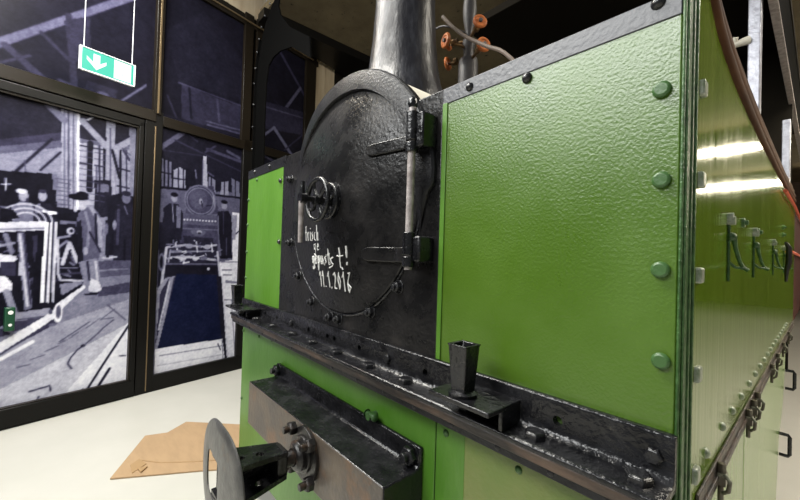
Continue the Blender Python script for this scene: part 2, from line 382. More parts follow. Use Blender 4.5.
def bolts(name, mb, locs, m, label=None, smooth=False, bevel=.0012):
    o = mb.build(name, m, loco, bevel=bevel)
    if label: o['label'] = label
    o.location = Vector(locs[0]); copies(o, locs[1:], loco)
    return o
FR = (0, -1, 0); UP = (0, 0, 1); RT = (1, 0, 0)
b0 = MB().hexhead((0, 0, 0), UP, .0185, .014, ph=.3)
bolts('bolt', b0, [(x, -.041, .890) for x in (-.822, -.633, -.448, -.269, -.113, .045, .213, .363, .55, .700, .857)], M['black_gloss'])
b1 = MB().hexhead((0, 0, 0), FR, .0125, .010)
bolts('bolt', b1, [(x, -.014, .922) for x in (-.332, .262, .868)], M['black_gloss'])
bn = MB(); bn.dome((0, .001, 0), FR, .007, .003)
bolts('rivet', bn, [(x, -.0645, .857) for x in (-.80, -.65, -.5, -.36, -.22, -.08, .06, .19, .31, .42, .53, .64, .74, .83)], M['black'])
# dogs round the smokebox door
b2 = MB().hexhead((0, 0, 0), FR, .0145, .014, washer=.020, stud=.006)
bolts('door_dog', b2, [(-.393, -.003, 1.235), (-.303, -.003, 1.107), (-.191, -.003, 1.019), (-.060, -.003, .985), (-.005, -.003, .985), (.166, -.003, 1.032), (.284, -.003, 1.115), (-.404, -.003, 1.493)], M['black_gloss'], smooth=True)
b3 = MB().cyl((0, .001, 0), (0, -.008, 0), .0125, 12)
bolts('tank_bolt', b3, [(.865, 0, 1.458), (.867, 0, 1.323), (.868, 0, 1.190), (.871, 0, 1.057)], M['green_bolt'], 'green painted bolt head near the corner', bevel=.004)
b4 = MB().dome((0, .001, 0), FR, .0105, .009)
bolts('rivet', b4, [(.503, -.002, 1.580), (.643, -.002, 1.552), (-.644, -.002, 1.586), (-.83, -.002, 1.588), (.858, -.002, 1.592), (-.514, -.003, 1.503), (-.505, -.003, 1.24)], M['black_gloss'])
b5 = MB().dome((0, .001, 0), FR, .0085, .008)
bolts('rivet', b5, [(-.908, 0, 1.457), (-.908, 0, 1.329), (-.908, 0, 1.191), (-.908, 0, 1.06), (-.80, 0, 1.545), (-.912, 0, .79), (-.905, 0, .449), (-.70, 0, .80), (-.55, 0, .81), (.462, 0, .795), (.647, 0, .796)], M['green_edge'])

# -- lamp irons (sockets on little shelves)
def lamp(x, y, sh0, sh1):
    p = MB()
    p.box(sh0, sh1, y - .034, -.001, .926, .935)
    if x > 0: p.box(sh1 - .008, sh1, -.075, -.001, .892, .928)
    else: p.box(sh1 - .06, sh1 - .052, -.06, -.001, .892, .928)
    sh = p.build('lamp_shelf', M['black_gloss'], loco, bevel=.002)
    b, t, w = .0155, .0215, .0035
    def R(h, z): return [(x - h, y - h, z), (x + h, y - h, z), (x + h, y + h, z), (x - h, y + h, z)]
    m = MB().rings([R(b, .934), R(t, 1.028), R(t + .0025, 1.033), R(t - w, 1.033), R(b - w, .940)])
    m.f.append([len(m.v) - 4, len(m.v) - 3, len(m.v) - 2, len(m.v) - 1]); m.mi.append(0)
    k = MB()
    o = m.build('lamp_socket', M['black_gloss'], sh, bevel=.002)
    MB().lathe([(.026, .935), (.028, .938), (.028, .941), (.018, .945)], (x, y, 0), 'z', 24).build('socket_collar', M['black_gloss'], sh, smooth=True)
lamp(.572, -.082, .512, .655); lamp(-.805, -.074, -.862, -.655)

# -- lower front panels
pl = MB().box(-.925, .428, 0, .010, .17, .845).build('front_apron', M['green_low'], loco, bevel=.002)
lab(pl, 'green lower front sheet behind the buffer box')
MB().box(.432, .516, 0, .010, .17, .845).build('front_apron', M['green_low'], loco, bevel=.001)
pr = MB().box(.5165, .888, -.001, .010, .17, .845).build('front_apron', M['green_sheen'], loco, bevel=.001)
lab(pr, 'green lower front sheet with painted golden sheen at the near right corner')
MB().box(.428, .432, .004, .010, .17, .845).build('panel_seam', M['hole'], loco)
tap = MB().cyl((.2, .002, .748), (.2, -.03, .748), .010, 12).cyl((.188, -.022, .752), (.222, -.022, .752), .008, 12).dome((.188, -.022, .752), (-1, 0, 0), .012, .008).dome((.222, -.022, .752), RT, .012, .008)
lab(tap.build('drain_tap', M['green_bolt'], loco, smooth=True), 'small green tap above the buffer box')

# -- buffer box
bx = MB().prism([(0, .735), (-.012, .735), (-.0125, .700), (-.018, .688), (-.03, .683), (-.125, .683), (-.125, .52), (0, .52)], 'x', -.458, .392)
bo = bx.build('buffer_box', [M['black_gloss'], M['box_face']], loco, bevel=.004)
for p in bo.data.polygons:
    if abs(p.normal.y + 1) < .05 and p.center.y < -.12: p.material_index = 1
lab(bo, 'black steel buffer box with rusty front face')
nb = MB().hexhead((0, 0, 0), FR, .023, .018, washer=.027, stud=.013)
bolts('buffer_box_bolt', nb, [(-.440, -.012, .712), (.363, -.012, .709)], M['black_gloss'])

# -- coupling
cz = .612; cx = .035
cp = empty('coupling', (0, 0, 0)); cp.parent = loco
fl = MB()
fl.lathe([(.001, -.145), (.050, -.145), (.052, -.143), (.052, -.127), (.001, -.127)], (cx, 0, cz), 'y', 36)
fl.lathe([(.040, -.145), (.043, -.158), (.040, -.160), (.034, -.168), (.024, -.17), (.024, -.145)], (cx, 0, cz), 'y', 36)
fp = [(cx + .078 * math.cos(a) * (1 if abs(math.cos(a)) > .5 else .8), cz + .078 * math.sin(a) * (1 if abs(math.sin(a)) > .5 else .8)) for a in [2 * PI * k / 24 for k in range(24)]]
fl.prism(fp, 'y', -.138, -.126)
lab(fl.build('flange', M['rust_black'], cp, bevel=.002), 'rust streaked black flange')
nb = MB().hexhead((0, 0, 0), FR, .020, .022, stud=.016, ph=.3)
o = nb.build('flange_nut', M['rust_black'], cp, bevel=.0015)
nl = [(cx - .056, -.138, cz + .056), (cx + .056, -.138, cz + .050), (cx - .054, -.138, cz - .056), (cx + .058, -.138, cz - .056)]
o.location = nl[0]; copies(o, nl[1:], cp)
sh = MB()
sh.cyl((cx, -.15, cz), (cx, -.205, cz), .021, 24)
sh.box(cx - .030, cx + .030, -.225, -.195, cz - .032, cz + .040)
sh.build('shank', M['rust_black'], cp, bevel=.005)
def bar(z0, z1, w0, w1):
    m = MB()
    y0, y1 = -.20, -.366
    m.rings([[(cx - w0, y0, z0), (cx + w0, y0, z0), (cx + w0, y0, z0 + .013), (cx - w0, y0, z0 + .013)],
             [(cx - w1, y1, z1), (cx + w1, y1, z1), (cx + w1, y1, z1 + .013), (cx - w1, y1, z1 + .013)]])
    m.f += [[0, 1, 2, 3], [7, 6, 5, 4]]; m.mi += [0, 0]
    o = m.build('fork_plate', M['black_gloss'], cp)
    cut(o, [((cx + .012, y, z0 - .1), (cx + .012, y, z0 + .2), .011, 16) for y in (-.268, -.318)])
    return o
bar(cz + .026, cz + .045, .034, .060); bar(cz - .034, cz - .055, .034, .060)
MB().box(cx - .034, cx - .024, -.362, -.20, cz - .03, cz + .035).build('fork_web', M['black_gloss'], cp, bevel=.003)
# bell-shaped head plate with a slot, bulged towards the front
PC = (.034, .612)
def head_y(x, z): return -.374 + .45 * (x - PC[0]) ** 2 + .4 * (z - PC[1]) ** 2
def outer(a):
    c, s = math.cos(a), math.sin(a)
    rx, rz = .166, .145
    p = 2.6
    k = (abs(c) ** p + abs(s) ** p) ** (-1 / p)
    x, z = rx * c * k, rz * s * k
    if s > 0: x *= 1 - .10 * (max(0, z) / rz) ** 2.2
    return PC[0] + x, PC[1] + z
def inner(a):
    c, s = math.cos(a), math.sin(a); p = 5
    k = (abs(c) ** p + abs(s) ** p) ** (-1 / p)
    return PC[0] - .045 + .056 * c * k, PC[1] + .0 + .055 * s * k
n = 64; T = .009; rl = []
levels = [0, .25, .5, .75, .96, 1.0]
def ringat(q, back, inset=0):
    out = []
    for k in range(n):
        a = 2 * PI * k / n; o_ = outer(a); i_ = inner(a)
        x = i_[0] + (o_[0] - i_[0]) * q; z = i_[1] + (o_[1] - i_[1]) * q
        y = head_y(x, z) + (T if back else 0) + inset
        out.append((x, y, z))
    return out
for q in levels: rl.append(ringat(q, False, .003 if q in (0, 1.0) else 0))
for q in levels[::-1]: rl.append(ringat(q, True, -.003 if q in (0, 1.0) else 0))
hd = MB().rings(rl, True)
lab(hd.build('coupling_head', M['steel'], cp, smooth=True), 'worn grey bulged coupling plate with a slot')

# -- right side of the tank (plane x = 0.9)
SX = .9
sd = MB().prism([(.043, .826), (3.0, .826), (3.0, 1.63), (2.2, 1.592), (1.4, 1.576), (1.0, 1.570), (.62, 1.572), (.4, 1.578), (.26, 1.590), (.18, 1.605), (.115, 1.632), (.075, 1.67), (.043, 1.69)], 'x', SX - .010, SX).build('tank_side', M['green_side'], loco, bevel=.002)
lab(sd, 'glossy green side sheet facing right')
k1 = MB().box(SX - .014, SX - .004, .060, .664, .10, .826).build('side_skirt', M['green_skirt'], loco, bevel=.002)
k2 = MB().prism([(.675, .10), (1.80, .10), (1.86, .20), (1.93, .36), (2.18, .47), (2.30, .60), (2.38, .826), (.675, .826)], 'x', SX - .014, SX - .004).build('side_skirt', M['green_skirt'], loco, bevel=.002)
lab(k1, 'pale worn green skirt at the corner'); lab(k2, 'pale worn green skirt behind the seam')
fa = MB().box(SX, SX + .009, .075, 2.95, .820, .828).box(SX, SX + .005, .075, 2.95, .800, .848)
lab(fa.build('side_angle', M['rust_brown'], loco, bevel=.0015), 'worn brown angle iron along the side')
rv = MB().dome((-.0015, 0, 0), RT, .0095, .008)
bolts('rivet', rv, [(SX, y, .886) for y in (.15, .305, .426, .561, .71, .846, .977, 1.099, 1.22, 1.34, 1.46, 1.58, 1.70, 1.82, 1.94, 2.06, 2.18, 2.3)], M['pale_bolt'])
sq = MB().box(-.012, .005, -.011, .011, -.012, .012)
bolts('corner_bolt', sq, [(SX + .002, .062, z) for z in (1.468, 1.328, 1.183, 1.034, .883)], M['pale_bolt'], bevel=.003)
cl = MB().box(-.004, .012, -.012, .012, -.014, .006); cl.cyl((.005, 0, .004), (.005, 0, .022), .007, 6); cl.cyl((.004, 0, -.012), (.004, 0, -.046), .0045, 10); cl.tube([(.010, -.010, .008), (.018, -.014, .0), (.016, -.014, -.018), (.008, -.010, -.026)], .0036, 8)
bolts('skirt_clamp', cl, [(SX + .006, y, .826) for y in (.225, .60, .70, .79, 1.25, 1.50, 1.84, 2.28)], M['clamp'])
# latches: boss, pin and a triangular lever with a foot
def latch(y):
    m = MB(); z = 1.288
    m.cyl((SX - .002, y, z), (SX + .012, y, z), .0085, 14).cyl((SX - .004, y, z + .006), (SX + .009, y, z + .006), .010, 14)
    base = m.build('latch', M['pale_bolt'], loco, smooth=True)
    a = MB()
    a.cyl((SX + .002, y, z + .004), (SX + .002, y, z - .12), .0026, 10)
    a.dome((SX + .006, y, z - .032), (.6, -.8, 0), .009, .009)
    a.tube([(SX + .009, y, z - .03), (SX + .012, y + .004, z - .055), (SX + .017, y + .008, z - .078), (SX + .022, y + .012, z - .092), (SX + .030, y + .014, z - .098)], [.005, .0038, .0034, .0036, .004], 10)
    a.tube([(SX + .002, y, z - .082), (SX + .012, y + .004, z - .092), (SX + .023, y + .010, z - .094)], .003, 8)
    a.build('latch_lever', M['green_edge'], base, smooth=True)
for y in (.325, .735, 1.34, 1.95): latch(y)
st = MB().cyl((-.002, 0, 0), (.006, 0, 0), .011, 16).cyl((.004, 0, 0), (.012, 0, 0), .006, 12)
bolts('side_stud', st, [(SX, .52, 1.300), (SX, .83, 1.298), (SX, 1.87, 1.388), (SX, 1.87, 1.352)], M['green_bolt'])
hk = MB().tube([(SX + .012, 1.86, 1.315), (SX + .022, 1.88, 1.29), (SX + .022, 1.88, 1.22), (SX + .016, 1.87, 1.185), (SX + .014, 1.88, 1.13)], [.006, .011, .012, .009, .005], 10)
lab(hk.build('tank_cock', M['rust_black'], loco, smooth=True), 'rusty cock body')
# pipes along the top edge of the tank
def toppipe(dx, dz, r):
    prof_ = [(.050, .14), (.075, .085), (.115, .042), (.18, .015), (.26, 0), (.4, -.012), (.62, -.018), (1.0, -.020), (1.4, -.014), (2.2, .002), (2.98, .04)]
    return MB().tube([(SX + dx, y, 1.592 + z + dz) for y, z in prof_], r, 12).build('top_pipe', M['pipe'], loco, smooth=True)
toppipe(-.006, .014, .015); toppipe(-.012, .046, .018); toppipe(-.018, .080, .017); toppipe(-.024, .112, .015)
# cab: posts, roof and back part
pa = MB().box(.808, .848, 1.46, 1.52, ZT - .03, 2.755); pa.build('cab_post', M['grey_post'], loco, bevel=.004)
pb = MB().box(.855, .892, 2.58, 2.63, ZT - .03, 2.10).build('cab_post', M['grey_post'], loco, bevel=.004)
MB().tube([(.80, 1.5, 1.95), (.76, 1.44, 2.13), (.775, 1.42, 2.165)], [.006, .012, .01], 10).cyl((.81, 1.46, 2.155), (.72, 1.40, 2.125), .018, 12, r2=.006).build('lamp_hook', M['cream_glare_hook'], loco, smooth=True)
MB().box(-.60, .89, 1.30, 5.6, 2.75, 2.80).build('cab_roof', M['darkwall'], loco, bevel=.004)
gt = MB().box(.868, .884, 1.30, 5.6, 2.335, 2.75); gt.build('roof_edge', M['dark_iron'], loco, bevel=.002)
lab(MB().box(.862, .892, 1.30, 5.6, 2.322, 2.334).build('roof_edge_glint', M['bright'], loco, bevel=.002), 'pale strip standing in for the highlight along the lower roof edge')  # edge highlight of the roof put in as a pale strip
MB().box(-.88, .88, 3.02, 3.04, .5, 2.75).build('cab_back', M['darkwall'], loco)
for x0, x1 in ((SX - .012, SX), (-SX, -SX + .012)): MB().box(x0, x1, 3.0, 4.2, .83, 1.62).build('bunker_side', M['red'], loco)
MB().tube([(SX + .012, 1.75, 1.545), (SX + .012, 2.6, 1.57), (SX + .012, 4.1, 1.57)], .008, 8).build('hand_pipe', M['redpipe'], loco, smooth=True)
MB().tube([(SX + .012, 2.2, 1.285), (SX + .012, 4.1, 1.29)], .008, 8).build('hand_pipe', M['redpipe'], loco, smooth=True)
hdl = MB().tube([(0, 0, 0), (.03, 0, 0), (.036, 0, -.01), (.036, 0, -.09), (.03, 0, -.10), (0, 0, -.10)], .008, 8)
bolts('skirt_handle', hdl, [(SX - .004, 1.95, .39), (SX - .004, 2.36, .62)], M['black_gloss'], bevel=0)
# chassis: frame plates, axles and wheels on the rails
MB().box(-.36, -.33, .02, 4.0, .2, .82).box(.33, .36, .02, 4.0, .2, .82).build('frame_plate', M['black'], loco)
for y in (.75, 2.3):
    wm = MB()
    for x in (-.30, .30):
        wm.cyl((x - .05, y, .374), (x + .05, y, .374), .30, 40)
    wm.cyl((-.4, y, .374), (.4, y, .374), .05, 16); wm.build('wheelset', M['black'], loco, smooth=True)

# -- valve tree behind the tank
VX, VY = .006, .6
vt = empty('valve_tree', (0, 0, 0)); vt.parent = loco
MB().lathe([(.044, 1.755), (.042, 2.04), (.038, 2.056), (.022, 2.062), (.022, 2.10), (.027, 2.11), (.027, 2.14), (.014, 2.15), (.014, 2.17), (.018, 2.185), (.027, 2.23), (.030, 2.27), (.027, 2.315), (.010, 2.33), (.008, 2.36), (.001, 2.365)], (VX, VY, 0), 'z', 28).build('valve_body', M['valve'], vt, smooth=True)
def vwheel(px, py, pz, d, r):
    d = Vector(d).normalized(); c = Vector((px, py, pz)); a = d.orthogonal().normalized(); b = d.cross(a)
    m = MB().tube([c + a * r * math.cos(2 * PI * k / 24) + b * r * math.sin(2 * PI * k / 24) for k in range(24)], .0078, 8, True)
    m.cyl(c - d * .004, c + d * .004, r, 24); o = m.build('valve_wheel', M['orange'], vt, smooth=True)
    MB().cyl(c - d * .006, c + d * .012, .008, 10).build('wheel_nut', M['valve'], o, smooth=True)
    s_ = MB().cyl(c - d * .004, Vector((VX, VY, pz - .012)), .007, 10).cyl(c - d * .03, c - d * .045, .014, 8)
    s_.build('valve_spindle', M['brass'], vt, smooth=True)
vwheel(.105, .545, 2.155, (.8, -.5, .15), .022); vwheel(-.038, .50, 2.118, (-.3, -1, .0), .024); vwheel(.122, .55, 2.055, (.9, -.4, .05), .023)
vwheel(-.085, .57, 2.150, (-1, -.3, 0), .020); vwheel(-.078, .56, 2.055, (-1, -.35, -.1), .022)
def bez(ps, n=24):
    out = []
    P_ = [Vector(p) for p in ps]; P_ = [P_[0]] + P_ + [P_[-1]]
    for i in range(1, len(P_) - 2):
        for k in range(n // (len(P_) - 3) + 1):
            t = k / (n // (len(P_) - 3) + 1)
            a, b, c, d = P_[i - 1], P_[i], P_[i + 1], P_[i + 2]
            out.append(.5 * ((2 * b) + (c - a) * t + (2 * a - 5 * b + 4 * c - d) * t * t + (3 * b - a - 3 * c + d) * t ** 3))
    out.append(P_[-2]); return out
lab(MB().tube(bez([(-.032, .47, 2.205), (.02, .48, 2.14), (.085, .49, 2.075), (.17, .50, 2.01), (.27, .52, 1.93), (.40, .62, 1.70), (.46, .7, 1.595)]), .0075, 8).build('hose', M['hose'], vt, smooth=True), 'pale brown loose hose')
MB().tube(bez([(.0, .58, 2.17), (-.045, .52, 2.19), (-.093, .52, 2.21), (-.14, .50, 2.195), (-.175, .48, 2.15), (-.20, .46, 2.0), (-.16, .42, 1.80), (-.14, .42, 1.73)]), .0045, 8).build('wire', M['valve'], vt, smooth=True)

# rails under the locomotive
for x in (-.30, .30):
    r = MB().prism([(x - .035, -.002), (x + .035, -.002), (x + .035, .008), (x + .008, .014), (x + .008, .052), (x + .022, .056), (x + .022, .070), (x - .022, .070), (x - .022, .056), (x - .008, .052), (x - .008, .014), (x - .035, .008)], 'y', .05, 5.0).build('rail', M['rust_black'])
    tag(r, 'left rail under the green locomotive' if x < 0 else 'right rail under the green locomotive', 'rail', 'rails under the locomotive')

# ================================================================== GLAZED WALL WITH THE PRINTED PHOTOGRAPHS
W0 = Vector((-2.628, -.206, 0)); WD = Vector((-.2532, .9674, 0)).normalized(); WN = Vector((WD.y, -WD.x, 0))   # WN points into the hall
def wp(s, z, d=0.0): p = W0 + WD * s + WN * d; return (p.x, p.y, z)
def wbox(mb, s0, s1, z0, z1, d0, d1):
    vs = [wp(s, z, d) for z in (z0, z1) for d in (d0, d1) for s in (s0, s1)]
    return mb.add(vs, [[0, 2, 3, 1], [4, 5, 7, 6], [0, 1, 5, 4], [1, 3, 7, 5], [3, 2, 6, 7], [2, 0, 4, 6]])
FD0, FD1 = -.06, .02
fm = MB()
wbox(fm, -.075, .055, 0, 2.33, FD0, FD1)
wbox(fm, -5.6, -.075, 0, .045, FD0, FD1); wbox(fm, -1.17, -1.08, 0, 2.33, FD0, FD1 + .01)
wbox(fm, .055, .90, 0, .135, FD0, FD1); wbox(fm, .795, .90, .135, 2.22, FD0, FD1)
wbox(fm, .90, 1.75, 0, .135, FD0, FD1)
struct(fm.build('trim_1', M['frame'], bevel=.004))
fu = MB()
wbox(fu, -5.6, .0, 2.235, 2.325, FD0, FD1 + .01); wbox(fu, .055, .90, 2.218, 2.305, FD0, FD1)
wbox(fu, -1.15, -1.09, 2.30, 3.6, FD0, FD1 + .012); wbox(fu, -.022, .035, 2.30, 3.6, FD0, FD1 + .012)
wbox(fu, .768, .862, 2.30, 3.6, FD0, FD1); wbox(fu, .80, .90, 2.2, 2.32, FD0, FD1)
wbox(fu, .862, 1.75, 2.22, 2.31, FD0, FD1); wbox(fu, .90, .99, 0.1, 3.6, FD0, FD1); wbox(fu, 1.565, 1.72, 0, 3.62, FD0, FD1)
wbox(fu, -5.6, 1.75, 3.47, 3.53, FD0, FD1)
struct(fu.build('trim_2', M['frame_up'], bevel=.004))
gl = MB(); wbox(gl, .000, .014, 2.31, 3.47, FD1 + .010, FD1 + .018); wbox(gl, -.005, .003, .02, 2.2, FD1, FD1 + .005); wbox(gl, .38, 1.66, 3.505, 3.518, FD1, FD1 + .012)  # top line is the frame edge highlight, built as a strip
struct(gl.build('trim_3', M['goldline'], bevel=.001))
# door leaf frame
dr = MB()
wbox(dr, -1.085, -.085, .02, .135, -.03, .032); wbox(dr, -1.085, -1.03, .135, 2.20, -.03, .032); wbox(dr, -.118, -.085, .135, 2.20, -.03, .032); wbox(dr, -1.085, -.085, 2.165, 2.225, -.03, .032)
dl = dr.build('door_1', M['frame'], bevel=.004); struct(dl)
ins = MB(); wbox(ins, -1.03, -.108, 2.150, 2.166, -.02, .02); wbox(ins, -.128, -.118, .135, 2.15, -.02, .02); wbox(ins, -1.03, -.128, .135, .142, -.02, .02)
ins.build('glazing_bead', M['frame_up'], dl, bevel=.001)
# wall beyond and above
wl = MB(); wbox(wl, -5.6, 1.73, 3.53, 3.6, -.12, .0); wbox(wl, 1.72, 13, 0, 2.3, -.12, -.02)
wbox(wl, 2.06, 13, 2.3, 3.6, -.12, -.02)
struct(wl.build('wall_left', M['darkwall']))
wb = MB(); wbox(wb, -5.6, 1.0, 3.585, 4.0, -.11, .004)
struct(wb.build('trim_4', M['beige']))
bp = MB(); wbox(bp, 1.735, 1.895, 2.2, 3.64, -.16, -.01); wbox(bp, 1.90, 2.055, 2.2, 3.64, -.14, -.01)
struct(bp.build('trim_5', M['beige'], bevel=.003))
bk = MB(); wbox(bk, -5.6, 1.75, 0, 3.6, -.16, -.10)
struct(bk.build('window_1', M['darkwall']))

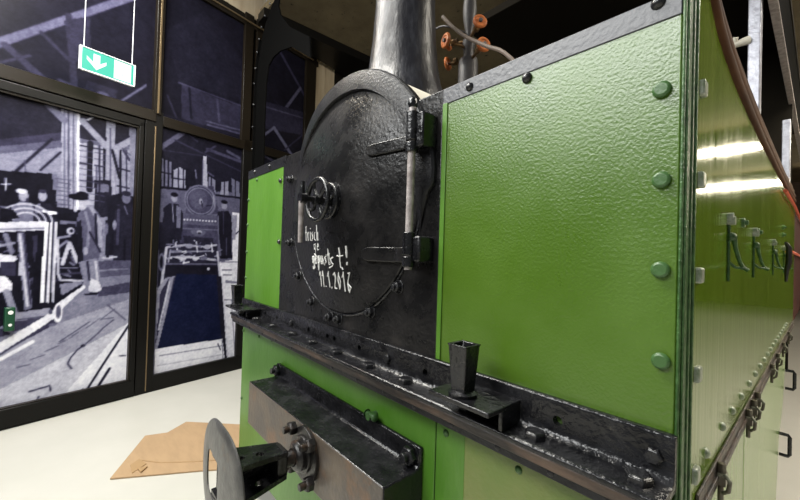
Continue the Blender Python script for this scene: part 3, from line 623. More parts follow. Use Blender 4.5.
# -- printed panes: one flat print each, ink colours stored per point
DRAW = """p 0.15 0 -1208 2884 1888 5155 2016 2390 -1172 1652
p 0.14 0 -1139 2935 -622 3103 -639 2813 -1124 2419
l 0.44 50 -969 2377 -888 2467 -260 3109 -74 3302
l 0.30 45 -861 2461 -673 2313
l 0.27 27 -699 2629 -555 2512
l 0.27 40 -565 2820 -516 2321
l 0.30 18 -884 2341 -751 2448
p 0.25 0 -445 2408 -262 2406 -271 2294 -465 2312
e 0.40 0 -348 2342 37 20
l 0.45 18 -246 2318 -47 2548
p 0.26 0 -590 2771 -449 2878 -427 2563 -527 2503
l 0.30 27 -598 2345 -454 2316
p 0.13 0 -108 3445 -7 3512 21 2306 -53 2306
p 0.19 0 49 3037 373 3393 766 3111 782 2712 183 2650
l 0.36 14 175 2646 784 2652
p 0.28 0 200 2639 785 2642 797 2331 211 2343
l 0.42 14 430 2386 772 2405
l 0.42 14 440 2358 773 2369
l 0.42 14 451 2329 775 2333
l 0.42 14 461 2301 776 2297
l 0.42 14 472 2272 778 2261
l 0.36 22 526 2618 553 2416
l 0.15 18 268 2631 295 2370
l 0.30 18 91 2501 179 2315
l 0.33 32 1200 3421 1357 3267 1588 3044
l 0.44 36 1509 3121 1256 2729
l 0.26 14 1159 2850 1515 2651
p 0.28 0 998 2791 1566 2857 1578 2587 1010 2498
l 0.48 40 1171 2547 1428 2300
l 0.50 27 1014 2403 1159 2543
l 0.45 27 1034 2227 1174 2184
l 0.30 18 1314 2341 1563 2582
l 0.42 13 1025 2737 1569 2787
p 0.56 0 -1114 2102 -107 2223 -56 769 -1077 854
p 0.20 0 -1115 2131 -576 2177 -570 1975 -1103 1727
p 0.30 0 -1104 1750 -570 1989 -568 1926 -1103 1703
p 0.42 0 -1103 1715 -568 1933 -567 1884 -1102 1669
p 0.21 0 -489 2186 -106 2207 -99 1998 -482 1971
p 0.45 0 -482 1971 -99 2006 -98 1974 -481 1935
l 0.20 16 -625 1924 -809 1639
l 0.20 12 -576 1846 -674 1700
l 0.42 7 -752 1749 -745 1671
p 0.12 0 -1100 1634 -592 1689 -581 1355 -1091 1309
p 0.50 0 -613 1685 -587 1690 -583 1579 -609 1574
l 0.75 8 -835 1615 -832 1538
l 0.75 8 -851 1573 -811 1580
p 0.64 0 -476 1944 -322 1948 -307 1510 -460 1490
l 0.20 9 -475 1923 -321 1925
l 0.25 9 -471 1793 -317 1797
l 0.30 9 -466 1670 -313 1676
l 0.17 36 -413 1954 -407 1608
l 0.13 14 -328 1954 -319 1508
l 0.40 9 -372 1800 -362 1503
p 0.60 0 -253 1958 -119 1961 -105 1576 -239 1557
l 0.13 14 -226 1949 -212 1522
l 0.20 11 -241 1806 -161 1799
l 0.20 11 -236 1667 -157 1664
l 0.25 9 -187 1959 -173 1567
l 0.30 18 -207 1954 -164 1886
p 0.62 0 -581 2168 -483 2174 -463 1410 -556 1400
l 0.36 10 -543 2153 -520 1446
l 0.82 14 -488 2158 -470 1452
l 0.45 9 -565 2146 -542 1444
l 0.42 7 -516 2148 -493 1450
l 0.50 50 -643 2153 -568 2081
l 0.78 14 -480 2074 -407 2148
l 0.60 50 -458 2102 -316 1957
l 0.20 9 -435 2110 -324 2001
p 0.62 0 -323 2153 -266 2156 -248 1432 -304 1426
l 0.40 9 -296 2100 -275 1476
l 0.60 45 -253 1958 -123 2080
p 0.55 0 -174 2154 -125 2152 -107 1616 -148 1610
l 0.40 9 -214 1968 -159 1927
p 0.20 0 -380 1686 -276 1706 -266 1423 -371 1412
p 0.50 0 -361 1660 -294 1672 -292 1611 -359 1600
p 0.16 0 -297 1580 -101 1658 -81 1094 -280 1092
p 0.55 0 -159 1728 -104 1738 -99 1609 -154 1601
l 0.50 6 -583 1579 -519 1589
l 0.50 6 -582 1544 -518 1554
l 0.50 6 -581 1509 -517 1518
l 0.50 6 -580 1474 -516 1483
l 0.50 6 -579 1440 -515 1447
l 0.50 6 -577 1405 -513 1412
l 0.42 6 -596 1660 -516 1661
l 0.44 6 -474 1887 -326 1894
l 0.42 6 -580 1634 -515 1631
l 0.44 6 -472 1843 -325 1848
l 0.42 6 -594 1602 -514 1601
l 0.44 6 -471 1800 -323 1803
l 0.42 6 -578 1575 -513 1572
l 0.44 6 -469 1757 -322 1758
l 0.42 6 -592 1544 -512 1542
l 0.44 6 -468 1714 -320 1713
l 0.42 6 -576 1517 -511 1512
l 0.44 6 -466 1670 -319 1668
l 0.42 6 -591 1485 -510 1482
l 0.44 6 -465 1627 -317 1622
l 0.42 6 -574 1458 -509 1452
l 0.44 6 -464 1584 -316 1577
l 0.42 6 -589 1427 -508 1422
l 0.44 6 -462 1540 -314 1532
l 0.25 11 -359 1946 -343 1497
l 0.70 9 -393 1907 -387 1715
l 0.16 18 -278 1936 -225 1731
l 0.30 11 -231 1520 -110 1511
p 0.55 0 -1072 679 -837 834 -555 1035 -419 1106 -69 1159 -21 -213 -1051 -26
p 0.64 0 -1063 386 -644 614 -57 801 -21 -213 -1051 -26
p 0.74 0 -1056 150 -730 298 -51 622 -21 -213 -1051 -26
p 0.84 0 -525 104 -67 672 -41 -45 -521 -3
p 0.40 0 -401 1077 -68 1110 -65 1029 -375 1018
p 0.36 0 -323 881 -61 931 -58 842 -333 814
p 0.42 0 -357 1002 -65 1029 -63 980 -349 957
p 0.13 0 -1094 1408 -631 1468 -401 1446 -388 1033 -440 873 -597 731 -1069 591
p 0.45 0 -1095 1437 -820 1437 -792 1388 -1091 1309
l 0.30 18 -587 931 -561 955
l 0.55 13 -845 1189 -864 1184
l 0.40 12 -620 1263 -648 1226
l 0.30 9 -694 927 -685 962
l 0.40 17 -855 889 -820 917
l 0.40 14 -796 1124 -782 1151
l 0.40 19 -739 1104 -759 1119
l 0.55 8 -493 1000 -508 1020
l 0.07 16 -559 1188 -600 1140
l 0.07 7 -848 940 -826 951
l 0.30 16 -618 1265 -606 1222
l 0.07 12 -816 1152 -828 1149
l 0.55 18 -522 1225 -565 1179
l 0.55 19 -826 1112 -838 1074
l 0.55 11 -629 1127 -602 1115
l 0.07 9 -546 1130 -587 1082
l 0.40 17 -633 1085 -648 1109
l 0.30 17 -582 1205 -598 1232
l 0.07 9 -802 875 -808 907
l 0.07 19 -484 1138 -473 1172
l 0.55 11 -561 1126 -571 1160
l 0.40 15 -696 827 -697 843
l 0.55 8 -828 1141 -805 1154
l 0.55 12 -614 1254 -596 1276
l 0.55 19 -650 922 -665 953
l 0.55 11 -478 1053 -501 1074
l 0.55 12 -645 964 -631 941
l 0.40 18 -492 1112 -471 1064
l 0.40 10 -422 1032 -435 996
l 0.07 9 -750 1227 -726 1220
l 0.55 16 -571 1078 -616 1111
l 0.40 17 -672 976 -699 956
l 0.30 11 -788 876 -815 906
l 0.07 16 -847 1059 -881 1085
l 0.55 12 -546 1100 -567 1109
l 0.55 19 -810 903 -807 921
l 0.55 19 -738 1038 -712 1045
l 0.55 13 -495 974 -529 987
l 0.40 15 -662 1177 -674 1140
l 0.40 11 -865 1208 -836 1204
l 0.07 11 -673 831 -631 839
p 0.50 0 -802 1439 -767 1476 -710 1471 -684 1400 -697 1345 -799 1335
e 0.62 0 -750 1512 24 37
e 0.75 0 -760 1543 28 17
e 0.30 0 -730 1488 8 14
p 0.20 0 -700 1452 -672 1483 -621 1483 -578 1412 -586 1355 -697 1345
p 0.50 0 -695 1459 -666 1477 -660 1416 -689 1400
e 0.62 0 -658 1526 22 38
e 0.30 0 -659 1559 21 13
l 0.85 18 -650 1424 -588 1417
a 0.72 10 -730 1348 126 114
a 0.72 10 -730 1348 94 86
a 0.72 10 -730 1348 63 57
p 0.10 0 -855 1426 -793 1414 -764 1365 -853 1343
p 0.76 0 -1090 1297 -638 1357 -617 1338 -620 1297 -1089 1233
l 0.50 9 -1089 1256 -621 1310
p 0.52 0 -774 1272 -737 1275 -683 767 -721 751
l 0.75 13 -760 1260 -708 783
l 0.30 9 -739 1262 -694 795
p 0.10 0 -704 1277 -636 1296 -649 784 -674 780
p 0.30 0 -698 1251 -674 1259 -678 1077 -688 1077
p 0.87 0 -642 1350 -621 1352 -627 796 -647 798
p 0.82 0 -616 1352 -599 1354 -601 794 -620 795
p 0.75 0 -594 1354 -579 1356 -575 791 -592 800
l 0.10 8 -618 1352 -623 796
l 0.10 7 -596 1354 -597 793
l 0.72 16 -572 1244 -561 993 -547 950 -419 938
l 0.72 25 -540 1063 -507 1212 -458 1077
l 0.20 11 -519 1077 -500 1163
p 0.50 0 -566 1371 -474 1380 -473 1351 -565 1343
e 0.70 0 -504 1298 23 26
e 0.15 0 -499 1299 10 11
l 0.60 18 -572 1244 -509 1262
l 0.55 9 -555 1035 -457 1033
l 0.35 14 -543 992 -444 997
p 0.78 0 -1086 1146 -846 1127 -770 1116 -764 1090 -843 1038 -1082 1000
p 0.80 0 -1006 992 -815 986 -782 933 -785 888 -1002 848
l 0.60 36 -807 883 -746 656
l 0.55 27 -823 1250 -793 1141
l 0.60 18 -848 1178 -786 1200
p 0.70 0 -759 1076 -731 1083 -733 984 -756 985
p 0.30 0 -844 1076 -773 1076 -770 985 -842 993
p 0.10 0 -609 1401 -470 1438 -456 1367 -592 1375
e 0.85 0 -614 1415 16 14
p 0.42 0 -464 1431 -426 1480 -379 1485 -341 1438 -319 1319 -321 1183 -341 1062 -458 1062 -463 1236 -478 1350
p 0.16 0 -473 1365 -446 1382 -424 1077 -458 1062
l 0.62 27 -391 1477 -339 1378 -327 1198
l 0.55 18 -425 1443 -397 1328 -405 1195
l 0.20 14 -365 1435 -352 1212
l 0.22 11 -396 1298 -326 1152
e 0.66 0 -443 1492 23 37
e 0.07 0 -468 1547 57 22
e 0.12 0 -446 1568 35 22
e 0.72 0 -482 1458 11 22
p 0.55 0 -452 1077 -342 1107 -319 956 -316 866 -358 846 -419 931
p 0.76 0 -379 958 -324 926 -310 865 -340 845 -388 863
l 0.25 14 -401 1077 -385 944
l 0.70 14 -353 1077 -337 942
e 0.62 0 -415 1158 16 30
p 0.20 0 -416 843 -328 851 -333 833 -404 831
e 0.50 0 -174 1582 30 44
e 0.25 0 -175 1618 32 21
p 0.22 0 -243 1479 -205 1531 -145 1539 -109 1479 -102 1093 -242 1093 -243 1309
e 0.58 0 -245 1363 12 40
l 0.36 18 -223 1482 -221 1217
l 0.50 9 -185 1518 -163 1457
l 0.12 14 -176 1251 -170 1093
l 0.70 14 -306 1107 -224 1116
p 0.20 0 -303 1396 -278 1398 -268 1108 -293 1108
e 0.50 0 -295 1328 11 46
p 0.62 0 -767 743 -598 759 -591 710 -742 688
l 0.40 9 -752 696 -596 703
p 0.35 0 -779 686 -596 697 -605 663 -768 620
p 0.30 0 -1065 433 -565 686 -542 655 -1062 350
p 0.84 0 -1064 403 -828 559 -617 706 -562 755 -544 711 -595 662 -826 489 -1061 315
p 0.80 0 -562 783 -473 861 -413 908 -406 886 -461 831 -535 738
p 0.55 0 -538 837 -430 916 -425 938 -551 922
e 0.86 0 -553 719 25 68
e 0.45 0 -551 726 14 47
e 0.40 0 -592 731 11 18
l 0.35 11 -826 482 -604 643
l 0.86 23 -1061 309 -825 450 -676 538
e 0.50 0 -579 639 21 12
p 0.28 0 -996 667 -831 655 -776 608 -993 547
l 0.32 9 -466 308 -489 349 -474 388 -437 438 -403 461
e 0.20 0 -406 461 14 10
l 0.40 8 -403 461 -323 536 -288 576 -226 628
l 0.14 14 -397 86 -278 301 -125 568
p 0.30 0 -437 106 -393 151 -379 89
l 0.18 18 -332 89 -239 254
l 0.30 10 -680 205 -580 217 -574 181
l 0.34 9 -643 127 -634 158
l 0.30 9 -177 340 -137 332
l 0.42 9 -269 748 -147 618
l 0.40 7 -538 514 -374 633
l 0.40 6 -327 641 -227 644
l 0.62 7 -778 362 -713 366
l 0.45 7 -746 381 -681 389
l 0.62 7 -714 400 -647 413
l 0.45 7 -682 419 -613 437
l 0.62 7 -648 439 -578 462
l 0.45 7 -614 459 -542 487
l 0.62 7 -579 480 -506 512
l 0.45 7 -543 501 -468 539
l 0.62 7 -506 522 -430 566
l 0.45 7 -468 545 -390 593
l 0.62 7 -430 567 -350 622
l 0.45 7 -390 591 -309 651
l 0.62 7 -350 614 -266 681
l 0.45 7 -308 639 -223 711
p 0.19 0 -39 2327 1015 2371 1041 1738 -13 1589
p 0.44 0 -16 1688 1039 1802 1069 1079 6 1078
p 0.45 0 4 1111 1067 1122 1130 -404 46 -72
l 0.44 40 39 2025 248 2239
l 0.30 18 248 2239 355 2179
l 0.36 29 449 2130 807 2090
l 0.30 14 169 2137 811 1989
l 0.33 18 431 2098 523 2178
l 0.40 27 644 2161 772 2123
l 0.28 11 77 2027 424 2059
p 0.50 0 64 1956 144 1940 152 1716 73 1720
l 0.12 11 88 1961 97 1707
l 0.12 11 119 1968 128 1712
l 0.15 9 69 1838 147 1837
p 0.62 0 162 1874 210 1911 278 1890 284 1730 168 1719
l 0.14 9 202 1900 209 1726
l 0.14 9 165 1805 281 1810
l 0.14 9 244 1909 250 1733
l 0.14 18 73 1712 302 1724
p 0.55 0 468 1882 536 1857 541 1725 473 1751
p 0.58 0 595 1849 666 1871 672 1715 590 1723
l 0.15 9 496 1887 502 1737
l 0.15 9 625 1854 631 1709
p 0.50 0 695 1907 782 1883 788 1733 713 1731
l 0.15 9 737 1915 745 1716
l 0.13 18 541 1715 821 1727
l 0.50 13 347 1913 359 1842
l 0.40 18 457 1917 515 1891
p 0.15 0 260 1913 348 1895 354 1732 268 1718
p 0.34 0 300 1759 519 1797 587 1539 275 1505
p 0.66 0 414 2057 442 2063 467 1769 416 1761
l 0.40 9 411 2019 415 1760
e 0.50 0 407 1639 146 148
e 0.35 0 403 1639 130 134
e 0.40 0 384 1654 81 92
e 0.60 0 407 1635 17 28
l 0.20 9 412 1640 423 1586
l 0.60 12 522 1703 535 1610
l 0.20 9 460 1600 516 1617
a 0.55 8 403 1639 118 118
p 0.42 0 241 1510 588 1520 581 1443 244 1431
e 0.75 0 269 1456 8 8
e 0.75 0 295 1457 8 8
e 0.75 0 322 1458 9 8
e 0.75 0 349 1459 9 8
e 0.75 0 377 1460 9 8
e 0.75 0 405 1460 9 8
e 0.75 0 433 1461 9 8
e 0.75 0 462 1462 9 8
e 0.75 0 491 1463 9 8
e 0.75 0 521 1464 9 8
e 0.75 0 551 1465 10 8
p 0.36 0 212 1410 572 1423 589 1232 202 1217
l 0.50 9 213 1375 573 1384
e 0.45 0 395 1353 64 38
e 0.65 0 404 1354 24 15
e 0.12 0 405 1344 13 8
p 0.25 0 266 1309 537 1306 540 1230 268 1238
e 0.13 0 175 1399 82 165
p 0.20 0 95 1536 141 1585 214 1586 259 1503 250 1272 113 1265
p 0.50 0 198 1575 240 1554 238 1377 205 1375
l 0.65 7 165 1580 179 1425
e 0.58 0 179 1634 25 37
e 0.12 0 178 1663 30 18
p 0.16 0 136 1284 233 1289 241 1060 144 1061
l 0.50 11 184 1269 191 1078
l 0.60 14 209 1270 224 1078
p 0.17 0 567 1556 606 1570 677 1579 733 1496 718 1336 726 1138 623 1136 596 1309
e 0.58 0 634 1627 29 38
e 0.14 0 633 1661 34 18
l 0.35 9 626 1563 635 1350
l 0.40 9 667 1313 674 1137
l 0.55 9 578 1519 585 1347
p 0.14 0 603 1136 736 1148 737 1118 614 1107
p 0.80 0 719 1574 828 1566 878 28 706 58 595 1078 738 1098
l 0.50 9 625 1078 814 1079
l 0.35 9 638 1001 731 999
l 0.35 9 650 952 733 950
l 0.45 9 660 709 829 694
p 0.55 0 673 903 822 877 812 857 674 873
l 0.30 13 739 1337 812 1402
l 0.45 7 743 702 810 94
p 0.60 0 710 1543 773 1550 762 1298 730 1297
p 0.20 0 69 1415 162 1423 120 839 74 842
p 0.25 0 121 1240 578 1260 610 944 101 942
l 0.66 20 138 1206 286 1229 455 1218 569 1241
l 0.60 14 172 1164 542 1183
l 0.70 22 126 1112 324 1123 565 1097
l 0.50 11 112 1061 576 1059
l 0.75 13 202 1244 220 1183
l 0.75 13 381 1261 393 1170
l 0.75 13 520 1258 533 1173
e 0.70 0 265 1113 35 24
e 0.70 0 377 1115 27 28
e 0.65 0 483 1219 33 23
e 0.60 0 320 1222 36 21
e 0.50 0 450 1115 38 21
l 0.50 11 565 1088 593 1095
l 0.15 10 220 1267 199 1266
l 0.20 8 168 1144 124 1156
l 0.50 9 286 1176 331 1167
l 0.60 12 219 1217 198 1216
l 0.50 13 578 1175 624 1195
l 0.15 11 168 1212 189 1229
l 0.50 7 268 1134 219 1131
l 0.50 8 420 1258 413 1246
l 0.20 13 381 1134 418 1136
l 0.15 10 423 1128 452 1136
l 0.50 9 120 1113 147 1099
l 0.50 13 176 1173 223 1173
l 0.75 7 301 1163 274 1151
l 0.75 9 477 1141 468 1157
l 0.75 13 292 1174 263 1168
l 0.60 14 558 1132 583 1135
l 0.60 7 191 1232 164 1229
l 0.15 7 413 1123 422 1114
l 0.20 7 516 1257 537 1258
l 0.75 7 270 1139 249 1136
l 0.50 11 418 1219 387 1234
l 0.15 10 219 1103 183 1112
l 0.60 7 278 1123 230 1128
l 0.75 10 366 1271 361 1274
l 0.75 13 322 1077 274 1069
l 0.20 12 136 1237 110 1249
l 0.60 7 569 1142 583 1148
l 0.50 12 215 1203 244 1209
l 0.15 13 440 1206 433 1192
l 0.50 8 344 1154 310 1169
l 0.60 7 129 1229 167 1232
l 0.20 9 456 1283 505 1269
l 0.60 8 255 1178 221 1182
l 0.60 11 286 1094 247 1082
l 0.75 10 456 1139 405 1123
l 0.75 12 279 1082 277 1066
l 0.15 10 167 1135 143 1118
l 0.50 8 132 1125 92 1128
l 0.15 8 567 1208 550 1224
l 0.35 7 143 620 130 584
l 0.25 5 106 482 100 397
l 0.70 11 71 859 41 790
l 0.35 11 142 482 122 388
l 0.35 9 38 754 8 720
l 0.70 6 125 634 120 535
l 0.25 7 56 608 45 515
l 0.35 9 113 834 81 788
l 0.25 8 39 593 12 530
l 0.25 10 41 879 11 781
l 0.25 6 89 807 61 721
l 0.35 8 63 814 37 729
l 0.25 6 144 510 116 477
l 0.25 11 54 729 47 645
l 0.35 11 82 462 58 382
l 0.70 10 97 640 63 561
l 0.25 9 107 735 91 682
l 0.25 7 51 615 45 531
l 0.35 12 87 868 56 807
l 0.35 7 73 365 54 311
l 0.70 9 62 878 53 779
l 0.70 10 67 554 50 460
l 0.25 8 114 817 102 743
l 0.70 11 46 859 26 763
l 0.25 10 92 826 80 793
l 0.70 11 129 750 111 703
p 0.16 0 128 1052 577 1040 590 963 108 959
l 0.70 23 131 1198 103 874
l 0.60 14 163 1181 151 1078
l 0.72 20 582 1174 623 885
e 0.75 0 501 1013 14 14
e 0.50 0 96 1078 24 77
e 0.15 0 96 1078 13 52
p 0.60 0 17 763 132 941 212 956 106 366 87 50 42 46
p 0.30 0 98 823 164 940 121 601 75 380
l 0.35 13 205 938 120 414
l 0.75 12 165 905 94 503
p 0.50 0 23 580 72 674 71 71 42 62
b 0.20 0 220 973 590 954 685 316 92 343
p 0.20 0 581 944 630 943 726 53 685 63
l 0.75 12 635 943 737 51
p 0.84 0 77 346 664 329 706 58 71 79
l 0.55 8 109 280 657 263
l 0.25 9 621 289 648 226
l 0.40 6 660 320 684 82
l 0.70 9 97 199 660 175"""
def raster(s0, s1, z0, z1, step):
    ns = int(round((s1 - s0) / step)) + 1; nz = int(round((z1 - z0) / step)) + 1
    S, Z = np.meshgrid(np.linspace(s0, s1, ns), np.linspace(z0, z1, nz)); S = S * 1000; Z = Z * 1000
    I = np.full(S.shape, .2); B = np.zeros(S.shape)
    ds = (s1 - s0) / (ns - 1) * 1000; dz = (z1 - z0) / (nz - 1) * 1000
    for line in DRAW.strip().split('\n'):
        t = line.split(); k = t[0]; val = float(t[1]); w = float(t[2]); q = np.array(t[3:], float)
        pad = w + 12
        if k in 'pbl': P = q.reshape(-1, 2); lo = P.min(0) - pad; hi = P.max(0) + pad
        else: rr = q[2:4] + pad; lo = q[:2] - rr; hi = q[:2] + rr
        i0 = max(0, int((lo[0] - s0 * 1000) / ds)); i1 = min(ns, int((hi[0] - s0 * 1000) / ds) + 2)
        j0 = max(0, int((lo[1] - z0 * 1000) / dz)); j1 = min(nz, int((hi[1] - z0 * 1000) / dz) + 2)
        if i1 <= i0 or j1 <= j0: continue
        x = S[j0:j1, i0:i1]; y = Z[j0:j1, i0:i1]
        if k in 'pb':
            ins = np.zeros(x.shape, bool); n = len(P)
            for a in range(n):
                xa, ya = P[a]; xb, yb = P[(a + 1) % n]
                if ya == yb: continue
                c = (ya > y) != (yb > y)
                ins ^= c & (x < (xb - xa) * (y - ya) / (yb - ya) + xa)
            m = ins.astype(float)
        elif k == 'l':
            d = np.full(x.shape, 1e9)
            for a in range(len(P) - 1):
                v = P[a + 1] - P[a]; L2 = max(v.dot(v), 1e-6)
                u = np.clip(((x - P[a][0]) * v[0] + (y - P[a][1]) * v[1]) / L2, 0, 1)
                d = np.minimum(d, np.hypot(x - P[a][0] - u * v[0], y - P[a][1] - u * v[1]))
            m = np.clip((w / 2 - d) / 5 + .5, 0, 1)
        elif k == 'e':
            m = np.clip((1 - np.hypot((x - q[0]) / q[2], (y - q[1]) / q[3])) * min(q[2], q[3]) / 4 + .5, 0, 1)
        else:
            r = np.hypot((x - q[0]) / q[2], (y - q[1]) / q[3])
            m = np.clip((w / 2 - np.abs(r - 1) * min(q[2], q[3])) / 5 + .5, 0, 1) * ((y >= q[1]) | (w < 9))
        I[j0:j1, i0:i1] = I[j0:j1, i0:i1] * (1 - m) + val * m
        B[j0:j1, i0:i1] = B[j0:j1, i0:i1] * (1 - m) + (m if k == 'b' else 0)
    for _ in range(1):
        p = np.pad(I, 1, mode='edge'); I = (p[:-2, 1:-1] + p[2:, 1:-1] + p[1:-1, :-2] + p[1:-1, 2:] + 6 * p[1:-1, 1:-1]) / 10
    rng = np.random.default_rng(3)
    def vn(cell):
        g = rng.random((int(nz / cell) + 3, int(ns / cell) + 3))
        yy = np.arange(nz) / cell; xx = np.arange(ns) / cell; a = yy.astype(int); b = xx.astype(int); fy = (yy - a)[:, None]; fx = (xx - b)[None, :]
        return (g[a][:, b] * (1 - fy) * (1 - fx) + g[a + 1][:, b] * fy * (1 - fx) + g[a][:, b + 1] * (1 - fy) * fx + g[a + 1][:, b + 1] * fy * fx) - .5
    I = np.interp(I, [0, .12, .25, .5, .65, .8, .9, 1], [.01, .06, .16, .43, .62, .82, .95, 1])
    up = np.clip((Z / 1000 - 2.25) / .05, 0, 1); I = I * (1 - .04 * up)
    amp = .45 + .8 * I
    I = np.clip(I + amp * (.05 * vn(22) + .07 * vn(7) + .09 * vn(2.2) + .05 * (rng.random(I.shape) - .5)), 0.03, .95)
    return ns, nz, I, B
def ink(I, B):
    # scanned duotone: blue-violet shadows to cool white
    t = I[..., None]
    stops = np.array([0, .12, .25, .45, .65, .85, 1.0])
    cols = np.array([(13, 12, 18), (28, 27, 39), (52, 50, 72), (102, 102, 125), (160, 160, 178), (218, 218, 229), (246, 246, 250)]) / 255.0
    c = np.stack([np.interp(I, stops, cols[:, k]) for k in range(3)], -1)
    c = np.clip(c + B[..., None] * (np.array([-8, -3, 10]) / 255.0), 0, 1)
    return np.where(c <= .04045, c / 12.92, ((c + .055) / 1.055) ** 2.4)
mp_ = bpy.data.materials.new('printed_photograph'); mp_.use_nodes = True
_b = mp_.node_tree.nodes['Principled BSDF']; _a = mp_.node_tree.nodes.new('ShaderNodeAttribute'); _a.attribute_name = 'ink'
mp_.node_tree.links.new(_a.outputs['Color'], _b.inputs['Base Color']); _b.inputs['Roughness'].default_value = .32; _b.inputs['Specular IOR Level'].default_value = .07
def pane(s0, s1, z0, z1, step, label):
    ns, nz, I, B = raster(s0, s1, z0, z1, step)
    c = ink(I, B)
    S, Z = np.meshgrid(np.linspace(s0, s1, ns), np.linspace(z0, z1, nz))
    D = -.012
    V = np.stack([W0.x + WD.x * S + WN.x * D, W0.y + WD.y * S + WN.y * D, Z], -1).reshape(-1, 3)
    idx = np.arange(ns * nz).reshape(nz, ns)
    F = np.stack([idx[:-1, :-1], idx[:-1, 1:], idx[1:, 1:], idx[1:, :-1]], -1).reshape(-1, 4)
    # the film has a thickness: a back sheet of four corners
    nv = len(V)
    me = bpy.data.meshes.new('mural_print')
    me.vertices.add(nv); me.vertices.foreach_set('co', V.astype(np.float32).ravel())
    me.loops.add(F.size); me.loops.foreach_set('vertex_index', F.astype(np.int32).ravel())
    me.polygons.add(len(F)); me.polygons.foreach_set('loop_start', (np.arange(len(F)) * 4).astype(np.int32))
    try: me.polygons.foreach_set('loop_total', np.full(len(F), 4, np.int32))
    except Exception: pass
    me.update(calc_edges=True); me.validate()
    at = me.color_attributes.new('ink', 'FLOAT_COLOR', 'POINT')
    at.data.foreach_set('color', np.concatenate([c.reshape(-1, 3), np.ones((nv, 1))], 1).astype(np.float32).ravel())
    me.materials.append(mp_)
    o = bpy.data.objects.new('mural_print', me); COL.objects.link(o)
    tag(o, label, 'photo print', 'printed photographs on the glazing')
    return o
pane(-1.04, -.112, .125, 2.172, .0065, 'printed workshop scene with man in flat cap, in the glazed door')
pane(.045, .80, .125, 2.225, .0065, 'printed scene of old engine over a pit with two men, right of the door')
pane(-1.09, -.015, 2.315, 3.48, .008, 'dark printed roof trusses above the glazed door behind the exit sign')
pane(.03, .775, 2.298, 3.48, .008, 'dark printed roof above the pane with the old engine')
pane(.985, 1.57, 2.30, 3.48, .008, 'dark printed roof beams between steel column and beige post')
pane(.985, 1.57, .13, 2.225, .010, 'dark printed pane low behind the locomotive, under the roof beams print')

# door alarm
da = MB(); wbox(da, -.818, -.770, .632, .785, -.012, .030)
o = da.build('door_alarm', M['alarm'], bevel=.006); tag(o, 'small dark green box with white dots low on the glazed door', 'door alarm')
for z in (.752, .672):
    d = MB(); c = Vector(wp(-.792, z, .029)); d.cyl(c, c + WN * .003, .013 if z > .7 else .009, 16); d.build('white_disc', M['white'], o)

# exit sign hanging from the ceiling
SG = empty('exit_sign'); tag(SG, 'lit green and white emergency exit sign hanging on two cords', 'sign')
CAM = Vector((1.024, -.648, 1.2))
A0 = CAM + (Vector((-1.61, -.672, 2.285)) - CAM) * 1.2; A1 = CAM + (Vector((-1.684, -.436, 2.301)) - CAM) * 1.2
SO = Vector((A0.x, A0.y, 2.345)); SU = WD.copy(); SWID = (A1 - A0).length * .97; SH = .134
def sp(u, z, d=0.0): p = SO + SU * u + WN * d; return (p.x, p.y, SO.z + z)
def sbox(mb, u0, u1, z0, z1, d0, d1):
    vs = [sp(u, z, d) for z in (z0, z1) for d in (d0, d1) for u in (u0, u1)]
    return mb.add(vs, [[0, 2, 3, 1], [4, 5, 7, 6], [0, 1, 5, 4], [1, 3, 7, 5], [3, 2, 6, 7], [2, 0, 4, 6]])
m = MB(); sbox(m, 0, SWID, 0, SH, 0, .012); m.build('sign_panel', M['sign_green'], SG, bevel=.001)
m = MB(); sbox(m, -.012, 0, -.012, SH + .010, -.004, .016); sbox(m, SWID, SWID + .010, -.012, SH + .010, -.004, .016); sbox(m, -.012, SWID + .01, -.012, -.004, -.004, .016); sbox(m, -.012, SWID + .01, SH + .003, SH + .009, -.004, .016)
m.build('sign_rim', M['sign_rim'], SG, bevel=.001)
m = MB()
def spoly(mb, pts, d):
    n = len(pts); mb.add([sp(u, z, d) for u, z in pts] + [sp(u, z, d + .0015) for u, z in pts], [list(range(n)), list(range(n, 2 * n))] + [[k, (k + 1) % n, n + (k + 1) % n, n + k] for k in range(n)])
w = SWID
ax = .27 * w; az = .5 * SH
spoly(m, [(ax, az - .052), (ax + .052, az + .0), (ax + .052, az + .022), (ax + .018, az - .006), (ax + .018, az + .050), (ax - .018, az + .050), (ax - .018, az - .006), (ax - .052, az + .022), (ax - .052, az)], .012)
spoly(m, [(.60 * w, .004), (.945 * w, .004), (.945 * w, SH - .004), (.60 * w, SH - .004)], .012)
m.build('sign_symbol', M['sign_white'], SG)
m = MB(); q = .77 * w
spoly(m, [(q - .012, .05), (q + .004, .09), (q + .016, .085), (q + .004, .05), (q + .016, .028), (q + .006, .022), (q - .006, .045), (q - .022, .026), (q - .028, .032)], .0136)
spoly(m, [(q + .008 + .009 * math.cos(t * PI / 5), .103 + .009 * math.sin(t * PI / 5)) for t in range(10)], .0136)
m.build('running_figure', mat('pale_green_print', (.35, .62, .5), .5), SG)
for u in (.035 * w, .965 * w):
    m = MB(); m.cyl(sp(u, SH + .004, .006), (sp(u, 0, .006)[0], sp(u, 0, .006)[1], 4.2), .0028, 8); m.build('cord', M['cord'], SG)

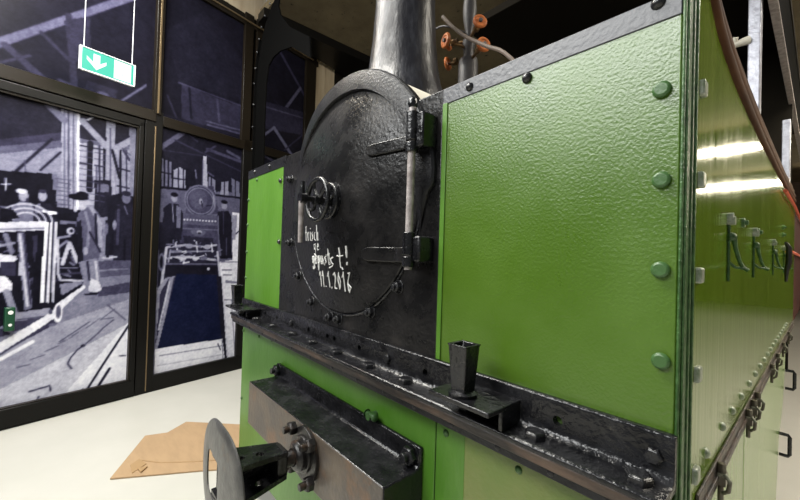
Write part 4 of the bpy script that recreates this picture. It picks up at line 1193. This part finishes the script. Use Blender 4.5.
# ================================================================== STEEL COLUMN with curved haunch
def cprism(mb, pts, y0, y1): return mb.prism(pts, 'y', y0, y1)
web = [(-2.575, 0.0), (-2.567, 2.069), (-2.58, 2.459), (-2.587, 2.801), (-2.557, 3.034), (-2.495, 3.192), (-2.408, 3.315), (-2.274, 3.41), (-2.083, 3.482), (-2.113, 3.34), (-2.062, 3.236), (-1.867, 3.044), (-1.502, 2.804), (-1.475, 2.636), (-1.815, 2.857), (-2.035, 2.912), (-2.185, 2.919), (-2.296, 2.879), (-2.34, 2.72), (-2.346, 2.399), (-2.335, 2.028), (-2.335, 0.0)]
co = empty('steel_column', (-2.4, .6, 0)); 
m = MB(); cprism(m, [(x + 2.4, z) for x, z in web], -.006, .006); m.build('column_web', M['dark_iron'], co)
m = MB()
oe = web[:6]
for (x0, z0), (x1, z1) in zip(oe, oe[1:]):
    for_ = [(x0 + 2.4 - .004, z0), (x0 + 2.4 + .010, z0), (x1 + 2.4 + .010, z1), (x1 + 2.4 - .004, z1)]
    cprism(m, for_, -.028, .028)
m.build('column_flange', M['dark_iron'], co)
rv = MB().dome((0, 0, 0), (-.25, -1, 0), .013, .014)
o = rv.build('rivet', M['black_gloss'], co, smooth=True)
rl_ = [(-2.577, 2.168), (-2.583, 2.382), (-2.577, 2.594), (-2.587, 2.801), (-2.569, 2.941), (-2.536, 3.084), (-2.495, 3.192), (-2.441, 3.283), (-2.363, 3.351), (-2.251, 3.408)]
o.location = (rl_[0][0] + 2.4 + .01, -.028, rl_[0][1]); copies(o, [(x + 2.4 + .01, -.028, z) for x, z in rl_[1:]], co)
tag(co, 'black riveted steel column with curved bracket beside the dark glazing', 'column')

# ================================================================== SHELL
struct(MB().box(-6, 6, -7, 15, -.1, 0).build('floor', M['floor']))
cb = MB()
cb.prism([(-2.64, .66), (-2.64, 5.9), (-3.98, 5.2), (-2.80, .66)], 'z', 3.53, 3.62)
struct(cb.build('trim_6', M['frame']))
struct(MB().box(-6, 6, .70, 15, 3.62, 3.72).build('ceiling', M['ceiling']))
struct(MB().box(-6, 6, 14.6, 14.7, 0, 4).build('wall_back', M['wood']))
struct(MB().box(5.0, 5.1, 0, 14.6, 0, 4).build('wall_right', M['wood']))

# cardboard on the floor
cd = empty('cardboard', (-1.5, 0, 0)); tag(cd, 'flat brown cardboard sheet lying on the pale floor beside the locomotive', 'cardboard')
m = MB().prism([(-1.364, -.49), (-1.162, -.119), (-1.02, .12), (-1.02, .40), (-1.40, .38), (-1.548, .25), (-1.724, .068), (-1.836, -.055), (-1.74, -.18), (-1.776, -.295)], 'z', .002, .009)
for i, v in enumerate(m.v): m.v[i] = (v[0] + 1.5, v[1], v[2])
m.build('sheet', M['card'], cd)
m = MB()
m.tube([(.03, -.355, .0095), (.13, -.27, .0095), (.24, -.11, .0095), (.30, .0, .0095)], .0035, 6); m.build('crease', M['card_in'], cd)
m = MB().prism([(.155, -.40), (.10, -.33), (.02, -.355), (.06, -.40)], 'z', .009, .013); m.prism([(.18, -.365), (.14, -.33), (.13, -.375)], 'z', .009, .018)
m.build('torn_patch', M['card_in'], cd, bevel=.001)

# ================================================================== CAMERA, LIGHT, WORLD
cam = bpy.data.cameras.new('camera'); cam.sensor_width = 36; cam.sensor_fit = 'HORIZONTAL'; cam.lens = 368 / 800 * 36; cam.clip_start = .01
co_ = bpy.data.objects.new('camera', cam); COL.objects.link(co_)
dx = Vector((321, 5, -368)).normalized(); dy = Vector((423, 18, 368)); dy = (dy - dx * dy.dot(dx)).normalized(); dz = dx.cross(dy)
if dz.y > 0: dz = -dz
Rm = Matrix((dx, dy, dz))                       # world = Rm @ (right, down, forward)
rt, dn, fw = Rm.col[0], Rm.col[1], Rm.col[2]
mw = Matrix.Identity(4)
for i in range(3): mw[i][0] = rt[i]; mw[i][1] = -dn[i]; mw[i][2] = -fw[i]; mw[i][3] = CAM[i]
co_.matrix_world = mw
scene.camera = co_

def area(name, loc, target, sx, sy, power, color=(1, 1, 1)):
    l = bpy.data.lights.new(name, 'AREA'); l.shape = 'RECTANGLE'; l.size = sx; l.size_y = sy; l.energy = power; l.color = color
    o = bpy.data.objects.new(name, l); COL.objects.link(o); o.location = loc
    o.rotation_euler = (Vector(target) - Vector(loc)).to_track_quat('-Z', 'Y').to_euler()
    return o
area('skylight', (-.25, -2.6, 3.2), (.45, 0, 1.5), 2.8, .9, 92, (0.99, 1.0, 0.99))
area('overhead_fill', (2.6, 2.2, 3.55), (2.4, 2.2, 0), .5, 5.0, 220, (1.0, 0.93, 0.80))  # added overhead fill, brightens the floor right of the locomotive
area('overhead_fill', (4.3, 9.0, 3.55), (3.6, 9.0, 0), .6, 6.0, 220, (1.0, 0.95, 0.85))  # added fill, brightens the far floor that the side sheet reflects
area('overhead_fill', (-1.2, -.8, 3.55), (-2.1, -.9, 0.4), .4, 3.0, 150, (1.0, 0.97, 0.90))  # added fill aimed at the prints and the left floor
area('strip_lamp', (2.7, 8.0, 3.25), (2.3, 0, 2.8), 2.8, .10, 26, (1.0, 0.88, 0.66))
area('strip_lamp', (2.7, 12.4, 3.30), (2.0, 0, 2.8), 3.4, .13, 32, (1.0, 0.88, 0.66))

w_ = bpy.data.worlds.new('hall_daylight'); scene.world = w_; w_.use_nodes = True
bg = w_.node_tree.nodes['Background']; bg.inputs['Color'].default_value = (0.90, 0.95, 1.0, 1); bg.inputs['Strength'].default_value = 0.16

vs = scene.view_settings
vs.view_transform = 'Standard'; vs.look = 'None'; vs.gamma = 1.0; vs.exposure = 0.36
try: vs.use_curve_mapping = False
except Exception: pass
